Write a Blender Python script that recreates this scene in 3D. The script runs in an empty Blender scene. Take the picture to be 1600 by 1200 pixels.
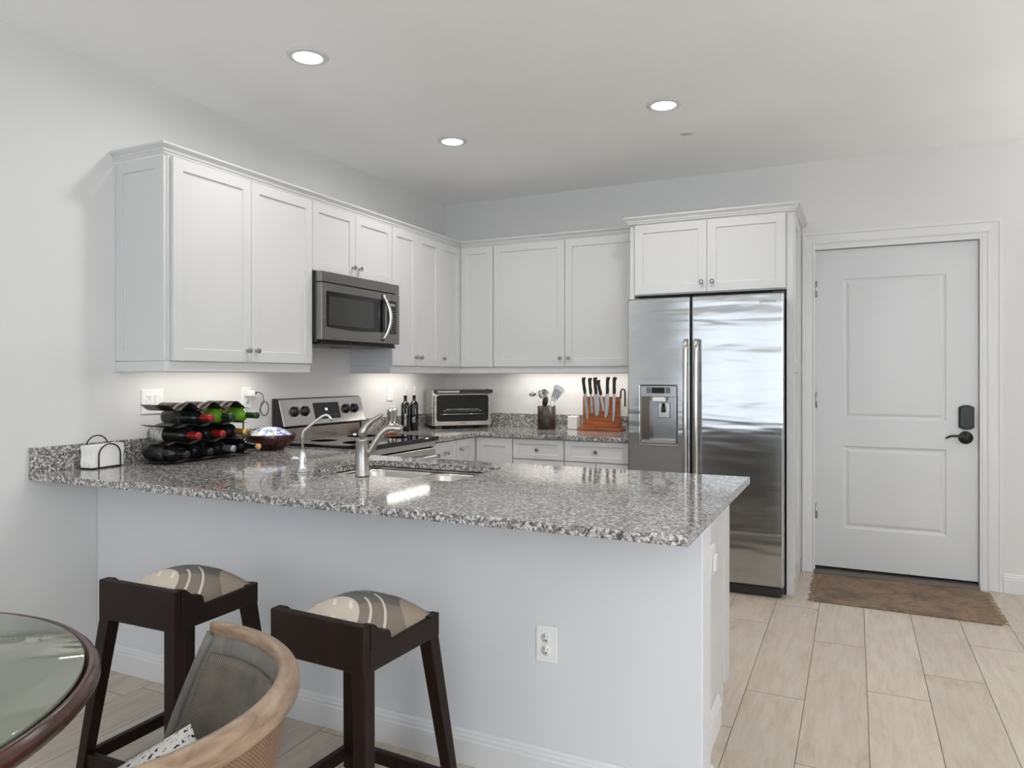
import bpy, bmesh, math, random
from mathutils import Matrix, Vector
random.seed(7)
PI = math.pi
S = bpy.context.scene
COL = S.collection
R = math.radians

# ---------------------------------------------------------------- camera
cam_d = bpy.data.cameras.new('camera'); cam = bpy.data.objects.new('camera', cam_d); COL.objects.link(cam)
cam.location = (3.033, -5.084, 1.28); cam.rotation_euler = (PI/2, 0, 0.445)
cam_d.sensor_width = 36; cam_d.lens = 36*1123.07/1600; cam_d.shift_y = -13.07/1600
cam_d.clip_start = 0.05
S.camera = cam
S.cycles.max_bounces = 16; S.cycles.diffuse_bounces = 10

# ---------------------------------------------------------------- world, exposure, daylight
S.view_settings.view_transform = 'Standard'; S.view_settings.look = 'None'
S.view_settings.gamma = 1; S.view_settings.use_curve_mapping = False
S.view_settings.exposure = 0.09
W = bpy.data.worlds.new('sky'); S.world = W; W.use_nodes = True
W.node_tree.nodes['Background'].inputs[0].default_value = (0.75, 0.85, 1.0, 1)
W.node_tree.nodes['Background'].inputs[1].default_value = 0.7

# lamp, daylight and added uplight powers (W)
P_WIN, P_SIDE, P_CAN, P_DIN, P_UC, P_UPA, P_UPB, P_UPC, P_UPD = 68.0, 90.0, 6.2, 0.5, 1.5, 30.0, 8.0, 24.0, 15.0
def area(name, loc, rot, sx, sy, power, color=(1, 1, 1), spread=PI, shape='RECTANGLE'):
    l = bpy.data.lights.new(name, 'AREA'); l.shape = shape; l.size = sx; l.size_y = sy
    l.energy = power; l.color = color; l.spread = spread
    o = bpy.data.objects.new(name, l); COL.objects.link(o); o.location = loc; o.rotation_euler = rot
    return o
# daylight through the glass doors of the living side (behind the camera) and a side window
area('window_daylight', (2.8, -8.50, 1.18), (R(90), 0, 0), 4.7, 2.15, P_WIN, (0.84, 0.92, 1.0))
area('side_window_daylight', (5.58, -6.3, 1.45), (R(90), 0, R(90)), 1.7, 1.5, P_SIDE, (0.89, 0.945, 1.0))

H = 2.674

# ---------------------------------------------------------------- materials
def srgb(r, g, b):
    f = lambda c: (c/255/12.92) if c/255 <= 0.04045 else ((c/255+0.055)/1.055)**2.4
    return (f(r), f(g), f(b), 1)
def mat(name, color, rough=0.5, metal=0.0, **kw):
    m = bpy.data.materials.new(name); m.use_nodes = True
    b = m.node_tree.nodes['Principled BSDF']
    b.inputs['Base Color'].default_value = color
    b.inputs['Roughness'].default_value = rough
    b.inputs['Metallic'].default_value = metal
    for k, v in kw.items():
        b.inputs[k].default_value = v
    return m
def nodes(m):
    return m.node_tree.nodes, m.node_tree.links, m.node_tree.nodes['Principled BSDF']
def coords(m, scale=(1, 1, 1), kind='Object'):
    n, l, b = nodes(m)
    t = n.new('ShaderNodeTexCoord'); mp = n.new('ShaderNodeMapping'); mp.inputs['Scale'].default_value = scale
    l.new(t.outputs[kind], mp.inputs['Vector']); return mp.outputs[0]
def noise(m, vec, scale, detail=3, rough=0.5, dist=0):
    n, l, b = nodes(m); x = n.new('ShaderNodeTexNoise')
    x.inputs['Scale'].default_value = scale; x.inputs['Detail'].default_value = detail
    x.inputs['Roughness'].default_value = rough; x.inputs['Distortion'].default_value = dist
    l.new(vec, x.inputs['Vector']); return x
def ramp(m, fac, stops, interp='LINEAR'):
    n, l, b = nodes(m); r = n.new('ShaderNodeValToRGB'); cr = r.color_ramp; cr.interpolation = interp
    while len(cr.elements) < len(stops): cr.elements.new(0.5)
    for e, (p, c) in zip(cr.elements, stops): e.position = p; e.color = c
    l.new(fac, r.inputs[0]); return r.outputs[0]
def bump(m, height, strength=0.2, dist=0.001):
    n, l, b = nodes(m); x = n.new('ShaderNodeBump'); x.inputs['Strength'].default_value = strength
    x.inputs['Distance'].default_value = dist; l.new(height, x.inputs['Height']); l.new(x.outputs[0], b.inputs['Normal'])
def mathn(m, op, a, b_=None, c=None):
    n, l, _ = nodes(m); x = n.new('ShaderNodeMath'); x.operation = op
    for i, v in enumerate((a, b_, c)):
        if v is None: continue
        if isinstance(v, (int, float)): x.inputs[i].default_value = v
        else: l.new(v, x.inputs[i])
    return x.outputs[0]
def mixc(m, fac, a, b_, mode='MIX'):
    n, l, _ = nodes(m); x = n.new('ShaderNodeMix'); x.data_type = 'RGBA'; x.blend_type = mode
    for s, v in ((x.inputs[0], fac), (x.inputs[6], a), (x.inputs[7], b_)):
        if isinstance(v, (int, float, tuple)): s.default_value = v
        else: l.new(v, s)
    return x.outputs[2]
def setc(m, sock):
    n, l, b = nodes(m); l.new(sock, b.inputs['Base Color'])

def paint(name, col, rough=0.6, bs=0.06):
    m = mat(name, col, rough); v = coords(m)
    nz = noise(m, v, 180, 2); bump(m, nz.outputs[0], bs, 0.001)
    big = noise(m, v, 1.3, 2)
    c2 = tuple(min(1, x*0.97) for x in col[:3])+(1,)
    setc(m, ramp(m, big.outputs[0], [(0.35, c2), (0.65, col)]))
    return m
M_WALL = paint('wall_paint', (0.68, 0.68, 0.675, 1), 0.62)
M_CEIL = paint('ceiling_paint', (0.93, 0.94, 0.94, 1), 0.8)
M_PONY = paint('peninsula_paint', (0.66, 0.675, 0.70, 1), 0.5)
M_TRIM = paint('trim_paint', (0.70, 0.705, 0.715, 1), 0.35, 0.02)
M_DOOR = paint('door_paint', (0.64, 0.65, 0.665, 1), 0.4, 0.02)
M_CAB = paint('cabinet_lacquer', (0.615, 0.618, 0.62, 1), 0.35, 0.015)
M_GAP = mat('shadow_gap', (0.03, 0.03, 0.03, 1), 0.8)
M_BLACK = mat('black_plastic', (0.012, 0.012, 0.012, 1), 0.35)
M_BLKMETAL = mat('black_iron', (0.015, 0.014, 0.014, 1), 0.4, 0.6)
M_BLKGLASS = mat('black_glass', (0.006, 0.006, 0.007, 1), 0.04, 0.0)
M_CHROME = mat('chrome', (0.75, 0.76, 0.77, 1), 0.08, 1)
M_PLASTIC = mat('white_plastic', (0.8, 0.8, 0.79, 1), 0.35)
M_SLOT = mat('outlet_slot', (0.03, 0.03, 0.03, 1), 0.7)
M_KNOB = mat('knob_nickel', (0.42, 0.42, 0.42, 1), 0.18, 1)
M_WHITETXT = mat('white_lettering', (0.85, 0.85, 0.85, 1), 0.5)
M_DARKTXT = mat('dark_lettering', (0.05, 0.05, 0.05, 1), 0.4)
def lit(name, col, st):
    m = mat(name, (0, 0, 0, 1), 0.5); n, l, b = nodes(m)
    b.inputs['Emission Color'].default_value = col; b.inputs['Emission Strength'].default_value = st; return m
M_LAMP = lit('lamp_lens', (1, 0.97, 0.92, 1), 9)
M_DIGIT = lit('lit_digits', (0.8, 0.9, 1, 1), 1.6)

def steel(name, col=(0.50, 0.50, 0.50, 1), rough=0.2, sc=(1.5, 1.5, 400), wav=None):
    m = mat(name, col, rough, 1); v = coords(m, sc)
    nz = noise(m, v, 1, 3)
    n, l, b = nodes(m)
    mr = n.new('ShaderNodeMapRange'); mr.inputs['To Min'].default_value = rough*0.8; mr.inputs['To Max'].default_value = rough*1.3
    l.new(nz.outputs[0], mr.inputs['Value']); l.new(mr.outputs[0], b.inputs['Roughness'])
    if wav:
        w = noise(m, coords(m, wav[0]), 1, 2, 0.4, 0.3); bump(m, w.outputs[0], wav[1], 0.02)
    return m
M_STEEL = steel('brushed_steel', (0.56, 0.55, 0.53, 1), 0.24, (3, 3, 500))
M_FRIDGE = steel('refrigerator_steel', (0.46, 0.465, 0.465, 1), 0.13, (2, 2, 500), ((1.3, 1.3, 9.0), 0.30))
M_MW = steel('microwave_steel', (0.27, 0.26, 0.245, 1), 0.28, (3, 3, 500))
M_HANDLE = mat('handle_steel', (0.60, 0.59, 0.57, 1), 0.16, 1)
M_SINK = mat('sink_steel', (0.60, 0.57, 0.54, 1), 0.26, 1)
M_FAUCET = mat('brushed_nickel', (0.40, 0.375, 0.345, 1), 0.2, 1)

def granite():
    m = mat('granite', (0.4, 0.4, 0.4, 1), 0.07); n, l, b = nodes(m)
    v = coords(m)
    nd = noise(m, v, 60, 2)
    vm = n.new('ShaderNodeVectorMath'); vm.operation = 'MULTIPLY_ADD'
    l.new(nd.outputs['Color'], vm.inputs[0]); vm.inputs[1].default_value = (0.012, 0.012, 0.012); l.new(v, vm.inputs[2])
    def vor(sc):
        x = n.new('ShaderNodeTexVoronoi'); x.inputs['Scale'].default_value = sc; l.new(vm.outputs[0], x.inputs['Vector'])
        s = n.new('ShaderNodeSeparateColor'); l.new(x.outputs['Color'], s.inputs[0]); return s.outputs[0]
    a = vor(135)
    c1 = ramp(m, a, [(0.0, srgb(18, 21, 27)), (0.22, srgb(60, 66, 76)), (0.40, srgb(112, 115, 120)), (0.56, srgb(158, 154, 149)), (0.74, srgb(192, 189, 185)), (0.90, srgb(214, 213, 212))], 'CONSTANT')
    bsp = vor(320)
    c2 = ramp(m, bsp, [(0.0, srgb(40, 38, 38)), (0.14, srgb(150, 145, 140)), (0.6, srgb(210, 205, 198))], 'CONSTANT')
    setc(m, mixc(m, 0.32, c1, c2))
    b.inputs['Specular IOR Level'].default_value = 0.6
    return m
M_GRANITE = granite()

def floor_mat():
    m = mat('floor_planks', srgb(200, 188, 172), 0.38); n, l, b = nodes(m)
    at = n.new('ShaderNodeAttribute'); at.attribute_name = 'plank_tone'
    v = coords(m, (1, 1, 1))
    off = n.new('ShaderNodeVectorMath'); off.operation = 'MULTIPLY_ADD'
    l.new(at.outputs['Color'], off.inputs[0]); off.inputs[1].default_value = (17, 31, 5); l.new(v, off.inputs[2])
    mp = n.new('ShaderNodeMapping'); mp.inputs['Scale'].default_value = (1, 0.13, 1); l.new(off.outputs[0], mp.inputs['Vector'])
    g1 = noise(m, mp.outputs[0], 38, 5, 0.6, 0.6)
    mp2 = n.new('ShaderNodeMapping'); mp2.inputs['Scale'].default_value = (1, 0.38, 1); l.new(off.outputs[0], mp2.inputs['Vector'])
    g2 = noise(m, mp2.outputs[0], 6.5, 4, 0.6, 1.2)
    c = ramp(m, g1.outputs[0], [(0.3, srgb(196, 182, 166)), (0.52, srgb(209, 198, 184)), (0.75, srgb(217, 208, 196))])
    c = mixc(m, ramp(m, g2.outputs[0], [(0.30, (0.55, 0.55, 0.55, 1)), (0.46, (0, 0, 0, 1))]), c, srgb(181, 163, 144))
    s = n.new('ShaderNodeSeparateColor'); l.new(at.outputs['Color'], s.inputs[0])
    tone = ramp(m, s.outputs[1], [(0.0, (0.80, 0.79, 0.78, 1)), (1.0, (0.92, 0.92, 0.92, 1))])
    setc(m, mixc(m, 1.0, c, tone, 'MULTIPLY'))
    bump(m, g1.outputs[0], 0.08, 0.001)
    return m
M_FLOOR = floor_mat()

def wood(name, c1, c2, rough=0.35, sc=(1, 1, 0.12), scale=30, dist=0.8):
    m = mat(name, c1, rough); g = noise(m, coords(m, sc), scale, 4, 0.6, dist)
    setc(m, ramp(m, g.outputs[0], [(0.3, c1), (0.7, c2)])); return m
M_STOOL = wood('espresso_wood', srgb(22, 11, 7), srgb(36, 18, 11), 0.40)
M_STOOL.node_tree.nodes['Principled BSDF'].inputs['Specular IOR Level'].default_value = 0.22
M_TABLE = wood('mahogany_wood', srgb(50, 28, 22), srgb(80, 50, 41), 0.22, (1, 1, 1), 12)
M_RATTAN = wood('weathered_wood', srgb(112, 86, 66), srgb(160, 138, 116), 0.36, (1, 1, 5.0), 14, 0.6)
M_GREYWOOD = wood('grey_washed_wood', srgb(84, 82, 78), srgb(112, 108, 101), 0.5)
M_ACACIA = wood('acacia_wood', srgb(118, 54, 26), srgb(178, 100, 50), 0.35, (0.15, 1, 1), 22, 1.6)
M_BOWLW = wood('dark_bowl_wood', srgb(40, 18, 14), srgb(66, 30, 22), 0.25)
M_CROCK = wood('dark_crock', srgb(30, 20, 18), srgb(52, 34, 30), 0.35)
M_REDWOOD = wood('reddish_wood', srgb(120, 62, 32), srgb(150, 84, 46), 0.4)
M_RACK = mat('wine_rack_metal', (0.035, 0.028, 0.026, 1), 0.35, 0.7)

def cane(name, c1, c2):
    # woven cane round the chair back: strands around the axis and up the panel
    m = mat(name, c1, 0.6); n, l, b = nodes(m)
    t = n.new('ShaderNodeTexCoord'); sp = n.new('ShaderNodeSeparateXYZ'); l.new(t.outputs['Object'], sp.inputs[0])
    ang = mathn(m, 'ARCTAN2', sp.outputs[1], sp.outputs[0])
    sa = mathn(m, 'SINE', mathn(m, 'MULTIPLY', ang, 300)); sz = mathn(m, 'SINE', mathn(m, 'MULTIPLY', sp.outputs[2], 1000))
    w = mathn(m, 'MULTIPLY_ADD', mathn(m, 'MULTIPLY', sa, sz), 0.5, 0.5)
    nz = noise(m, t.outputs['Object'], 25, 2)
    f = mathn(m, 'ADD', w, mathn(m, 'MULTIPLY', mathn(m, 'SUBTRACT', nz.outputs[0], 0.5), 0.5))
    setc(m, ramp(m, f, [(0.25, c1), (0.70, c2)]))
    bump(m, w, 0.6, 0.002); return m
M_CANE_IN = cane('cane_weave_inside', srgb(44, 42, 39), srgb(126, 118, 105))
M_CANE_OUT = cane('cane_weave_outside', srgb(90, 66, 50), srgb(146, 114, 90))

def stool_fabric():
    m = mat('geometric_fabric', srgb(130, 124, 114), 0.85); n, l, b = nodes(m)
    t = n.new('ShaderNodeTexCoord'); s = n.new('ShaderNodeSeparateXYZ'); l.new(t.outputs['Object'], s.inputs[0])
    X, Y = s.outputs[0], s.outputs[1]
    def dist(cx, cy):
        a = mathn(m, 'POWER', mathn(m, 'SUBTRACT', X, cx), 2.0); c = mathn(m, 'POWER', mathn(m, 'SUBTRACT', Y, cy), 2.0)
        return mathn(m, 'SQRT', mathn(m, 'ADD', a, c))
    def AND(a, c): return mathn(m, 'MULTIPLY', a, c)
    def lt(a, c): return mathn(m, 'LESS_THAN', a, c)
    def gt(a, c): return mathn(m, 'GREATER_THAN', a, c)
    dA = dist(-0.055, -0.150)
    col = mixc(m, gt(mathn(m, 'SUBTRACT', X, mathn(m, 'MULTIPLY', Y, 0.9)), 0.06), srgb(104, 102, 100), srgb(128, 117, 106))
    col = mixc(m, AND(gt(X, 0.03), lt(dist(0.20, 0.16), 0.13)), col, srgb(158, 144, 128))
    ring = mathn(m, 'MAXIMUM', AND(gt(dA, 0.178), lt(dA, 0.185)), AND(gt(dA, 0.218), lt(dA, 0.225)))
    col = mixc(m, AND(ring, gt(X, 0.02)), col, srgb(205, 196, 182))
    bars = AND(AND(gt(Y, 0.055), lt(mathn(m, 'MODULO', mathn(m, 'ADD', Y, 1.0), 0.028), 0.006)), AND(gt(X, -0.09), lt(X, 0.0)))
    col = mixc(m, bars, col, srgb(196, 188, 176))
    col = mixc(m, AND(AND(gt(Y, 0.09), lt(Y, 0.125)), AND(gt(X, -0.02), lt(X, 0.05))), col, srgb(172, 168, 164))
    col = mixc(m, lt(dA, 0.150), col, srgb(196, 186, 172))
    v2 = mathn(m, 'MODULO', mathn(m, 'ADD', mathn(m, 'ADD', X, mathn(m, 'MULTIPLY', Y, 0.8)), 2.0), 0.06)
    st = AND(lt(v2, 0.012), AND(lt(dA, 0.150), gt(mathn(m, 'MODULO', mathn(m, 'ADD', Y, 1.0), 0.07), 0.035)))
    col = mixc(m, st, col, srgb(222, 214, 202))
    setc(m, col)
    nz = noise(m, t.outputs['Object'], 500, 2); bump(m, nz.outputs[0], 0.3, 0.001)
    return m
M_STOOLFAB = stool_fabric()

def rug_mat():
    m = mat('faded_rug', srgb(120, 100, 82), 0.95); v = coords(m, (1, 1, 1))
    a = noise(m, v, 5, 5, 0.65, 0.5); w = noise(m, coords(m, (0.6, 2.6, 1)), 60, 3)
    c = ramp(m, a.outputs[0], [(0.3, srgb(92, 84, 80)), (0.45, srgb(128, 108, 90)), (0.58, srgb(150, 126, 102)), (0.7, srgb(112, 102, 96))])
    setc(m, mixc(m, ramp(m, w.outputs[0], [(0.4, (0.55, 0.55, 0.55, 1)), (0.6, (0, 0, 0, 1))]), c, srgb(84, 70, 60)))
    bump(m, w.outputs[0], 0.6, 0.004); return m
M_RUG = rug_mat()
M_FRINGE = mat('rug_fringe', srgb(150, 128, 104), 0.9)

def knit():
    m = mat('flecked_knit', srgb(214, 212, 208), 0.9); n, l, b = nodes(m)
    v = coords(m, (110, 110, 260)); w = noise(m, v, 1, 3)
    s = n.new('ShaderNodeTexCoord'); sp = n.new('ShaderNodeSeparateXYZ'); l.new(s.outputs['Object'], sp.inputs[0])
    row = mathn(m, 'LESS_THAN', mathn(m, 'MODULO', mathn(m, 'ADD', sp.outputs[0], 1.0), 0.014), 0.006)
    fl = mathn(m, 'MULTIPLY', row, mathn(m, 'LESS_THAN', w.outputs[0], 0.47))
    setc(m, mixc(m, fl, srgb(216, 214, 210), srgb(40, 46, 54)))
    k = noise(m, coords(m), 120, 2); bump(m, k.outputs[0], 0.8, 0.006); return m
M_KNIT = knit()
M_LINEN = mat('beige_linen', srgb(176, 150, 124), 0.9)
M_TABLEGLASS = mat('table_glass', srgb(120, 124, 112), 0.03, **{'Specular IOR Level': 0.6})
M_NAPKIN = paint('paper_napkin', (0.85, 0.84, 0.82, 1), 0.85, 0.5)
def bag_mat():
    m = mat('printed_plastic_bag', (0.8, 0.82, 0.86, 1), 0.3); v = coords(m)
    a = noise(m, v, 26, 2, 0.5, 0.8)
    c = ramp(m, a.outputs[0], [(0.0, srgb(70, 84, 160)), (0.40, srgb(110, 124, 190)), (0.45, srgb(226, 229, 236)), (0.62, srgb(238, 238, 238)), (0.66, srgb(70, 120, 84))])
    setc(m, c); return m
M_BAG = bag_mat()
M_GLASS_WINE = mat('dark_wine_glass', (0.008, 0.010, 0.008, 1), 0.06)
M_GLASS_GREEN = mat('green_bottle_glass', (0.16, 0.36, 0.03, 1), 0.06)
M_CAP_RED = mat('red_foil', (0.30, 0.012, 0.018, 1), 0.3, 0.3)
M_CAP_GOLD = mat('gold_foil', (0.55, 0.36, 0.12, 1), 0.3, 0.7)
M_CAP_SILVER = mat('silver_foil', (0.30, 0.31, 0.33, 1), 0.3, 0.7)
M_CAP_BLACK = mat('black_foil', (0.02, 0.02, 0.025, 1), 0.25, 0.4)
M_CAP_GREEN = mat('dark_green_foil', (0.015, 0.04, 0.015, 1), 0.3, 0.2)
M_CORK = mat('cork', srgb(208, 160, 108), 0.9)
def label_mat(name, bg, ink):
    m = mat(name, bg, 0.6); v = coords(m, (1, 1, 1)); a = noise(m, v, 90, 2)
    setc(m, ramp(m, a.outputs[0], [(0.40, ink), (0.47, bg)])); return m
M_LABEL = label_mat('cream_label', srgb(196, 196, 188), srgb(140, 140, 134))
M_LABEL_DK = label_mat('dark_label', srgb(16, 16, 17), srgb(58, 58, 57))
M_LABEL_YL = label_mat('amber_label', srgb(206, 186, 130), srgb(120, 50, 30))
M_BLADE = steel('knife_blade', (0.60, 0.61, 0.62, 1), 0.22, (3, 3, 300))
M_JAR = paint('white_ceramic', (0.75, 0.72, 0.68, 1), 0.4, 0.6)
M_CORD = mat('grey_cord', (0.12, 0.12, 0.12, 1), 0.5)
M_THRESH = mat('threshold_metal', srgb(112, 104, 96), 0.45, 0.4)
M_WINGLASS = mat('window_glass', (1, 1, 1, 1), 0.0, **{'Transmission Weight': 1.0, 'IOR': 1.02})
M_OVENINT = mat('oven_interior', (0.012, 0.012, 0.012, 1), 0.1, **{'Specular IOR Level': 0.3})
M_MWGLASS = mat('microwave_glass', (0.035, 0.035, 0.033, 1), 0.12)

# ---------------------------------------------------------------- mesh helpers
class MB:
    """collects shapes (given in frame T, stored in world space) and links them as ONE mesh object"""
    def __init__(s, T=None):
        s.bm = bmesh.new(); s.T = T or Matrix.Identity(4)
    def v(s, p): return s.bm.verts.new(s.T @ Vector(p))
    def f(s, vs, smooth=False, mi=0):
        try:
            fc = s.bm.faces.new(vs); fc.smooth = smooth; fc.material_index = mi; return fc
        except ValueError: return None
    def box(s, x0, x1, y0, y1, z0, z1, bev=0.0, seg=1, mi=0, M=None):
        x0, x1 = min(x0, x1), max(x0, x1); y0, y1 = min(y0, y1), max(y0, y1); z0, z1 = min(z0, z1), max(z0, z1)
        T = s.T if M is None else s.T @ M
        tb = bmesh.new()
        bmesh.ops.create_cube(tb, size=1, matrix=Matrix.Translation(((x0+x1)/2, (y0+y1)/2, (z0+z1)/2)) @ Matrix.Diagonal((x1-x0, y1-y0, z1-z0, 1)))
        if bev > 0:
            b = min(bev, 0.49*min(x1-x0, y1-y0, z1-z0))
            bmesh.ops.bevel(tb, geom=list(tb.edges), offset=b, segments=seg, affect='EDGES', profile=0.5)
        for f in tb.faces: f.material_index = mi; f.smooth = (seg > 2)
        s.merge(tb, T); return s
    def merge(s, tb, T=None):
        T = T or s.T
        mp = {v: s.bm.verts.new(T @ v.co) for v in tb.verts}
        for f in tb.faces:
            g = s.f([mp[v] for v in f.verts], f.smooth, f.material_index)
        tb.free()
    def prism(s, pts, axis, a, b, mi=0, smooth=False):
        """outline pts (2D) extruded along axis between a and b; pts are the two other axes in xyz order"""
        def P(p, t): return {'x': (t, p[0], p[1]), 'y': (p[0], t, p[1]), 'z': (p[0], p[1], t)}[axis]
        A = [s.v(P(p, a)) for p in pts]; B = [s.v(P(p, b)) for p in pts]; n = len(pts)
        for i in range(n): s.f([A[i], A[(i+1) % n], B[(i+1) % n], B[i]], smooth, mi)
        s.f(A[::-1], False, mi); s.f(B, False, mi); return s
    def tube(s, path, r, n=12, mi=0, cap=True, flat=1.0, up=None):
        path = [Vector(p) for p in path]; rings = []
        prev = None
        for i, p in enumerate(path):
            if i == 0: d = path[1]-p
            elif i == len(path)-1: d = p-path[-2]
            else: d = (path[i+1]-p).normalized()+(p-path[i-1]).normalized()
            d.normalize()
            u0 = Vector(up) if up else (prev if prev else (Vector((0, 0, 1)) if abs(d.z) < 0.9 else Vector((1, 0, 0))))
            a = (u0 - d*u0.dot(d)).normalized(); b = d.cross(a); prev = a
            rr = r[i] if isinstance(r, (list, tuple)) else r
            rings.append([s.v(p + a*math.cos(t)*rr*flat + b*math.sin(t)*rr) for t in [2*PI*k/n for k in range(n)]])
        for A, B in zip(rings, rings[1:]):
            for k in range(n): s.f([A[k], A[(k+1) % n], B[(k+1) % n], B[k]], True, mi)
        if cap: s.f(rings[0][::-1], False, mi); s.f(rings[-1], False, mi)
        return s
    def lathe(s, prof, c=(0, 0, 0), n=32, mi=0, M=None, smooth=True, sharp=False):
        """prof (r,z) revolved about local z through c; M optional extra frame"""
        M = M or Matrix.Identity(4); rings = []
        for r, z in prof:
            if r < 1e-6: rings.append([s.v(M @ (Vector(c)+Vector((0, 0, z))))])
            else: rings.append([s.v(M @ (Vector(c)+Vector((r*math.cos(2*PI*k/n), r*math.sin(2*PI*k/n), z)))) for k in range(n)])
        for A, B in zip(rings, rings[1:]):
            for k in range(n):
                k2 = (k+1) % n
                if len(A) == 1 and len(B) == 1: continue
                if len(A) == 1: s.f([A[0], B[k2], B[k]], smooth, mi)
                elif len(B) == 1: s.f([A[k], A[k2], B[0]], smooth, mi)
                else: s.f([A[k], A[k2], B[k2], B[k]], smooth, mi)
        if len(rings[0]) > 1: s.f(rings[0][::-1], False, mi)
        if len(rings[-1]) > 1: s.f(rings[-1], False, mi)
        return s
    def rings(s, x0, x1, z0, z1, y, prof, mi=0):
        """panel facing -y made of nested rectangles; prof = [(inset, depth)]"""
        R_ = []
        for ins, d in prof:
            R_.append([s.v(p) for p in ((x0+ins, y+d, z0+ins), (x1-ins, y+d, z0+ins), (x1-ins, y+d, z1-ins), (x0+ins, y+d, z1-ins))])
        for A, B in zip(R_, R_[1:]):
            for k in range(4): s.f([A[k], A[(k+1) % 4], B[(k+1) % 4], B[k]], False, mi)
        s.f(R_[-1], False, mi); return s
    def slab(s, x0, x1, z0, z1, y0, y1, px, pz, prof, mi=0):
        """slab with front at y0 (faces -y), back y1, sunk panels: px=(xa,xb), pz=[(za,zb),...]"""
        def q(a, b, c, d, y): s.f([s.v((a, y, c)), s.v((b, y, c)), s.v((b, y, d)), s.v((a, y, d))], False, mi)
        q(x0, px[0], z0, z1, y0); q(px[1], x1, z0, z1, y0)
        zs = [z0]+[t for p in pz for t in p]+[z1]
        for a, b in zip(zs[::2], zs[1::2]): q(px[0], px[1], a, b, y0)
        for a, b in pz: s.rings(px[0], px[1], a, b, y0, prof, mi)
        e = y1
        for a in ((x0, z0, x1, z0), (x1, z0, x1, z1), (x1, z1, x0, z1), (x0, z1, x0, z0)):
            s.f([s.v((a[0], y0, a[1])), s.v((a[0], e, a[1])), s.v((a[2], e, a[3])), s.v((a[2], y0, a[3]))], False, mi)
        s.f([s.v((x0, e, z0)), s.v((x0, e, z1)), s.v((x1, e, z1)), s.v((x1, e, z0))], False, mi)
        bmesh.ops.remove_doubles(s.bm, verts=list(s.bm.verts), dist=1e-5)
        return s
    def sweep(s, prof, path, to3d, closed=False, mi=0, smooth=False):
        """prof [(out,h)], path 2D points; mitred; to3d(p2, h) -> xyz; outward = right-hand side of the path"""
        P = [Vector(p) for p in path]; n = len(P); secs = []
        for i, p in enumerate(P):
            def nrm(a, b):
                d = (b-a).normalized(); return Vector((d.y, -d.x))
            if closed: n1 = nrm(P[i-1], p); n2 = nrm(p, P[(i+1) % n])
            else:
                n1 = nrm(P[i-1], p) if i > 0 else nrm(p, P[i+1]); n2 = nrm(p, P[i+1]) if i < n-1 else n1
            mt = (n1+n2); mt = mt/(1+n1.dot(n2))
            secs.append([s.v(to3d(p+mt*o, h)) for o, h in prof])
        k = len(prof)
        pairs = list(zip(secs, secs[1:])) + ([(secs[-1], secs[0])] if closed else [])
        for A, B in pairs:
            for j in range(k): s.f([A[j], A[(j+1) % k], B[(j+1) % k], B[j]], smooth, mi)
        if not closed: s.f(secs[0][::-1], False, mi); s.f(secs[-1], False, mi)
        return s
    def build(s, name, m, parent=None, top=None, bevel=0, subsurf=0, recalc=True):
        if recalc: bmesh.ops.recalc_face_normals(s.bm, faces=list(s.bm.faces))
        ms = m if isinstance(m, (list, tuple)) else [m]
        me = bpy.data.meshes.new(name)
        if parent is not None:
            inv = WM[parent.name].inverted(); s.bm.transform(inv); loc = None
        else:
            if top is None:
                xs = [v.co for v in s.bm.verts]
                loc = Vector(((min(c.x for c in xs)+max(c.x for c in xs))/2, (min(c.y for c in xs)+max(c.y for c in xs))/2, min(c.z for c in xs)))
            else: loc = Vector(top)
            s.bm.transform(Matrix.Translation(-loc))
        s.bm.to_mesh(me); s.bm.free()
        for x in ms: me.materials.append(x)
        o = bpy.data.objects.new(name, me); COL.objects.link(o)
        if parent is not None: o.parent = parent; WM[o.name] = WM[parent.name].copy()
        else: o.location = loc; WM[o.name] = Matrix.Translation(loc)
        if bevel:
            b = o.modifiers.new('bevel', 'BEVEL'); b.width = bevel; b.segments = 2; b.limit_method = 'ANGLE'; b.angle_limit = R(40)
        if subsurf:
            x = o.modifiers.new('sub', 'SUBSURF'); x.levels = x.render_levels = subsurf
        return o
WM = {}
def tag(o, label=None, cat=None, group=None, kind=None):
    if label: o['label'] = label
    if cat: o['category'] = cat
    if group: o['group'] = group
    if kind: o['kind'] = kind
    return o
def thing(name, label, cat, loc=(0, 0, 0), rz=0, group=None, kind=None):
    o = bpy.data.objects.new(name, None); COL.objects.link(o); o.empty_display_size = 0.1
    o.location = loc; o.rotation_euler = (0, 0, rz)
    WM[o.name] = Matrix.Translation(loc) @ Matrix.Rotation(rz, 4, 'Z')
    return tag(o, label, cat, group, kind)
def frame(loc, rz=0): return Matrix.Translation(loc) @ Matrix.Rotation(rz, 4, 'Z')
def text_mesh(txt, size, M, name, m, parent, depth=0.0006, align='CENTER'):
    c = bpy.data.curves.new('t', 'FONT'); c.body = txt; c.size = size; c.extrude = depth; c.align_x = align; c.align_y = 'CENTER'; c.resolution_u = 3
    to = bpy.data.objects.new('t', c); COL.objects.link(to)
    dg = bpy.context.evaluated_depsgraph_get(); me = bpy.data.meshes.new_from_object(to.evaluated_get(dg))
    bm = bmesh.new(); bm.from_mesh(me); bpy.data.objects.remove(to); bpy.data.curves.remove(c); bpy.data.meshes.remove(me)
    b = MB(); b.bm.free(); b.bm = bm; bm.transform(M)
    return b.build(name, m, parent, recalc=False)
# text frame: local x -> right, local y -> up, readable from -y side
TXT = Matrix.Rotation(PI/2, 4, 'X')
def xz(y): return lambda p, h: (p[0], y-h, p[1])
def xy(p, h): return (p[0], p[1], h)

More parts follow.
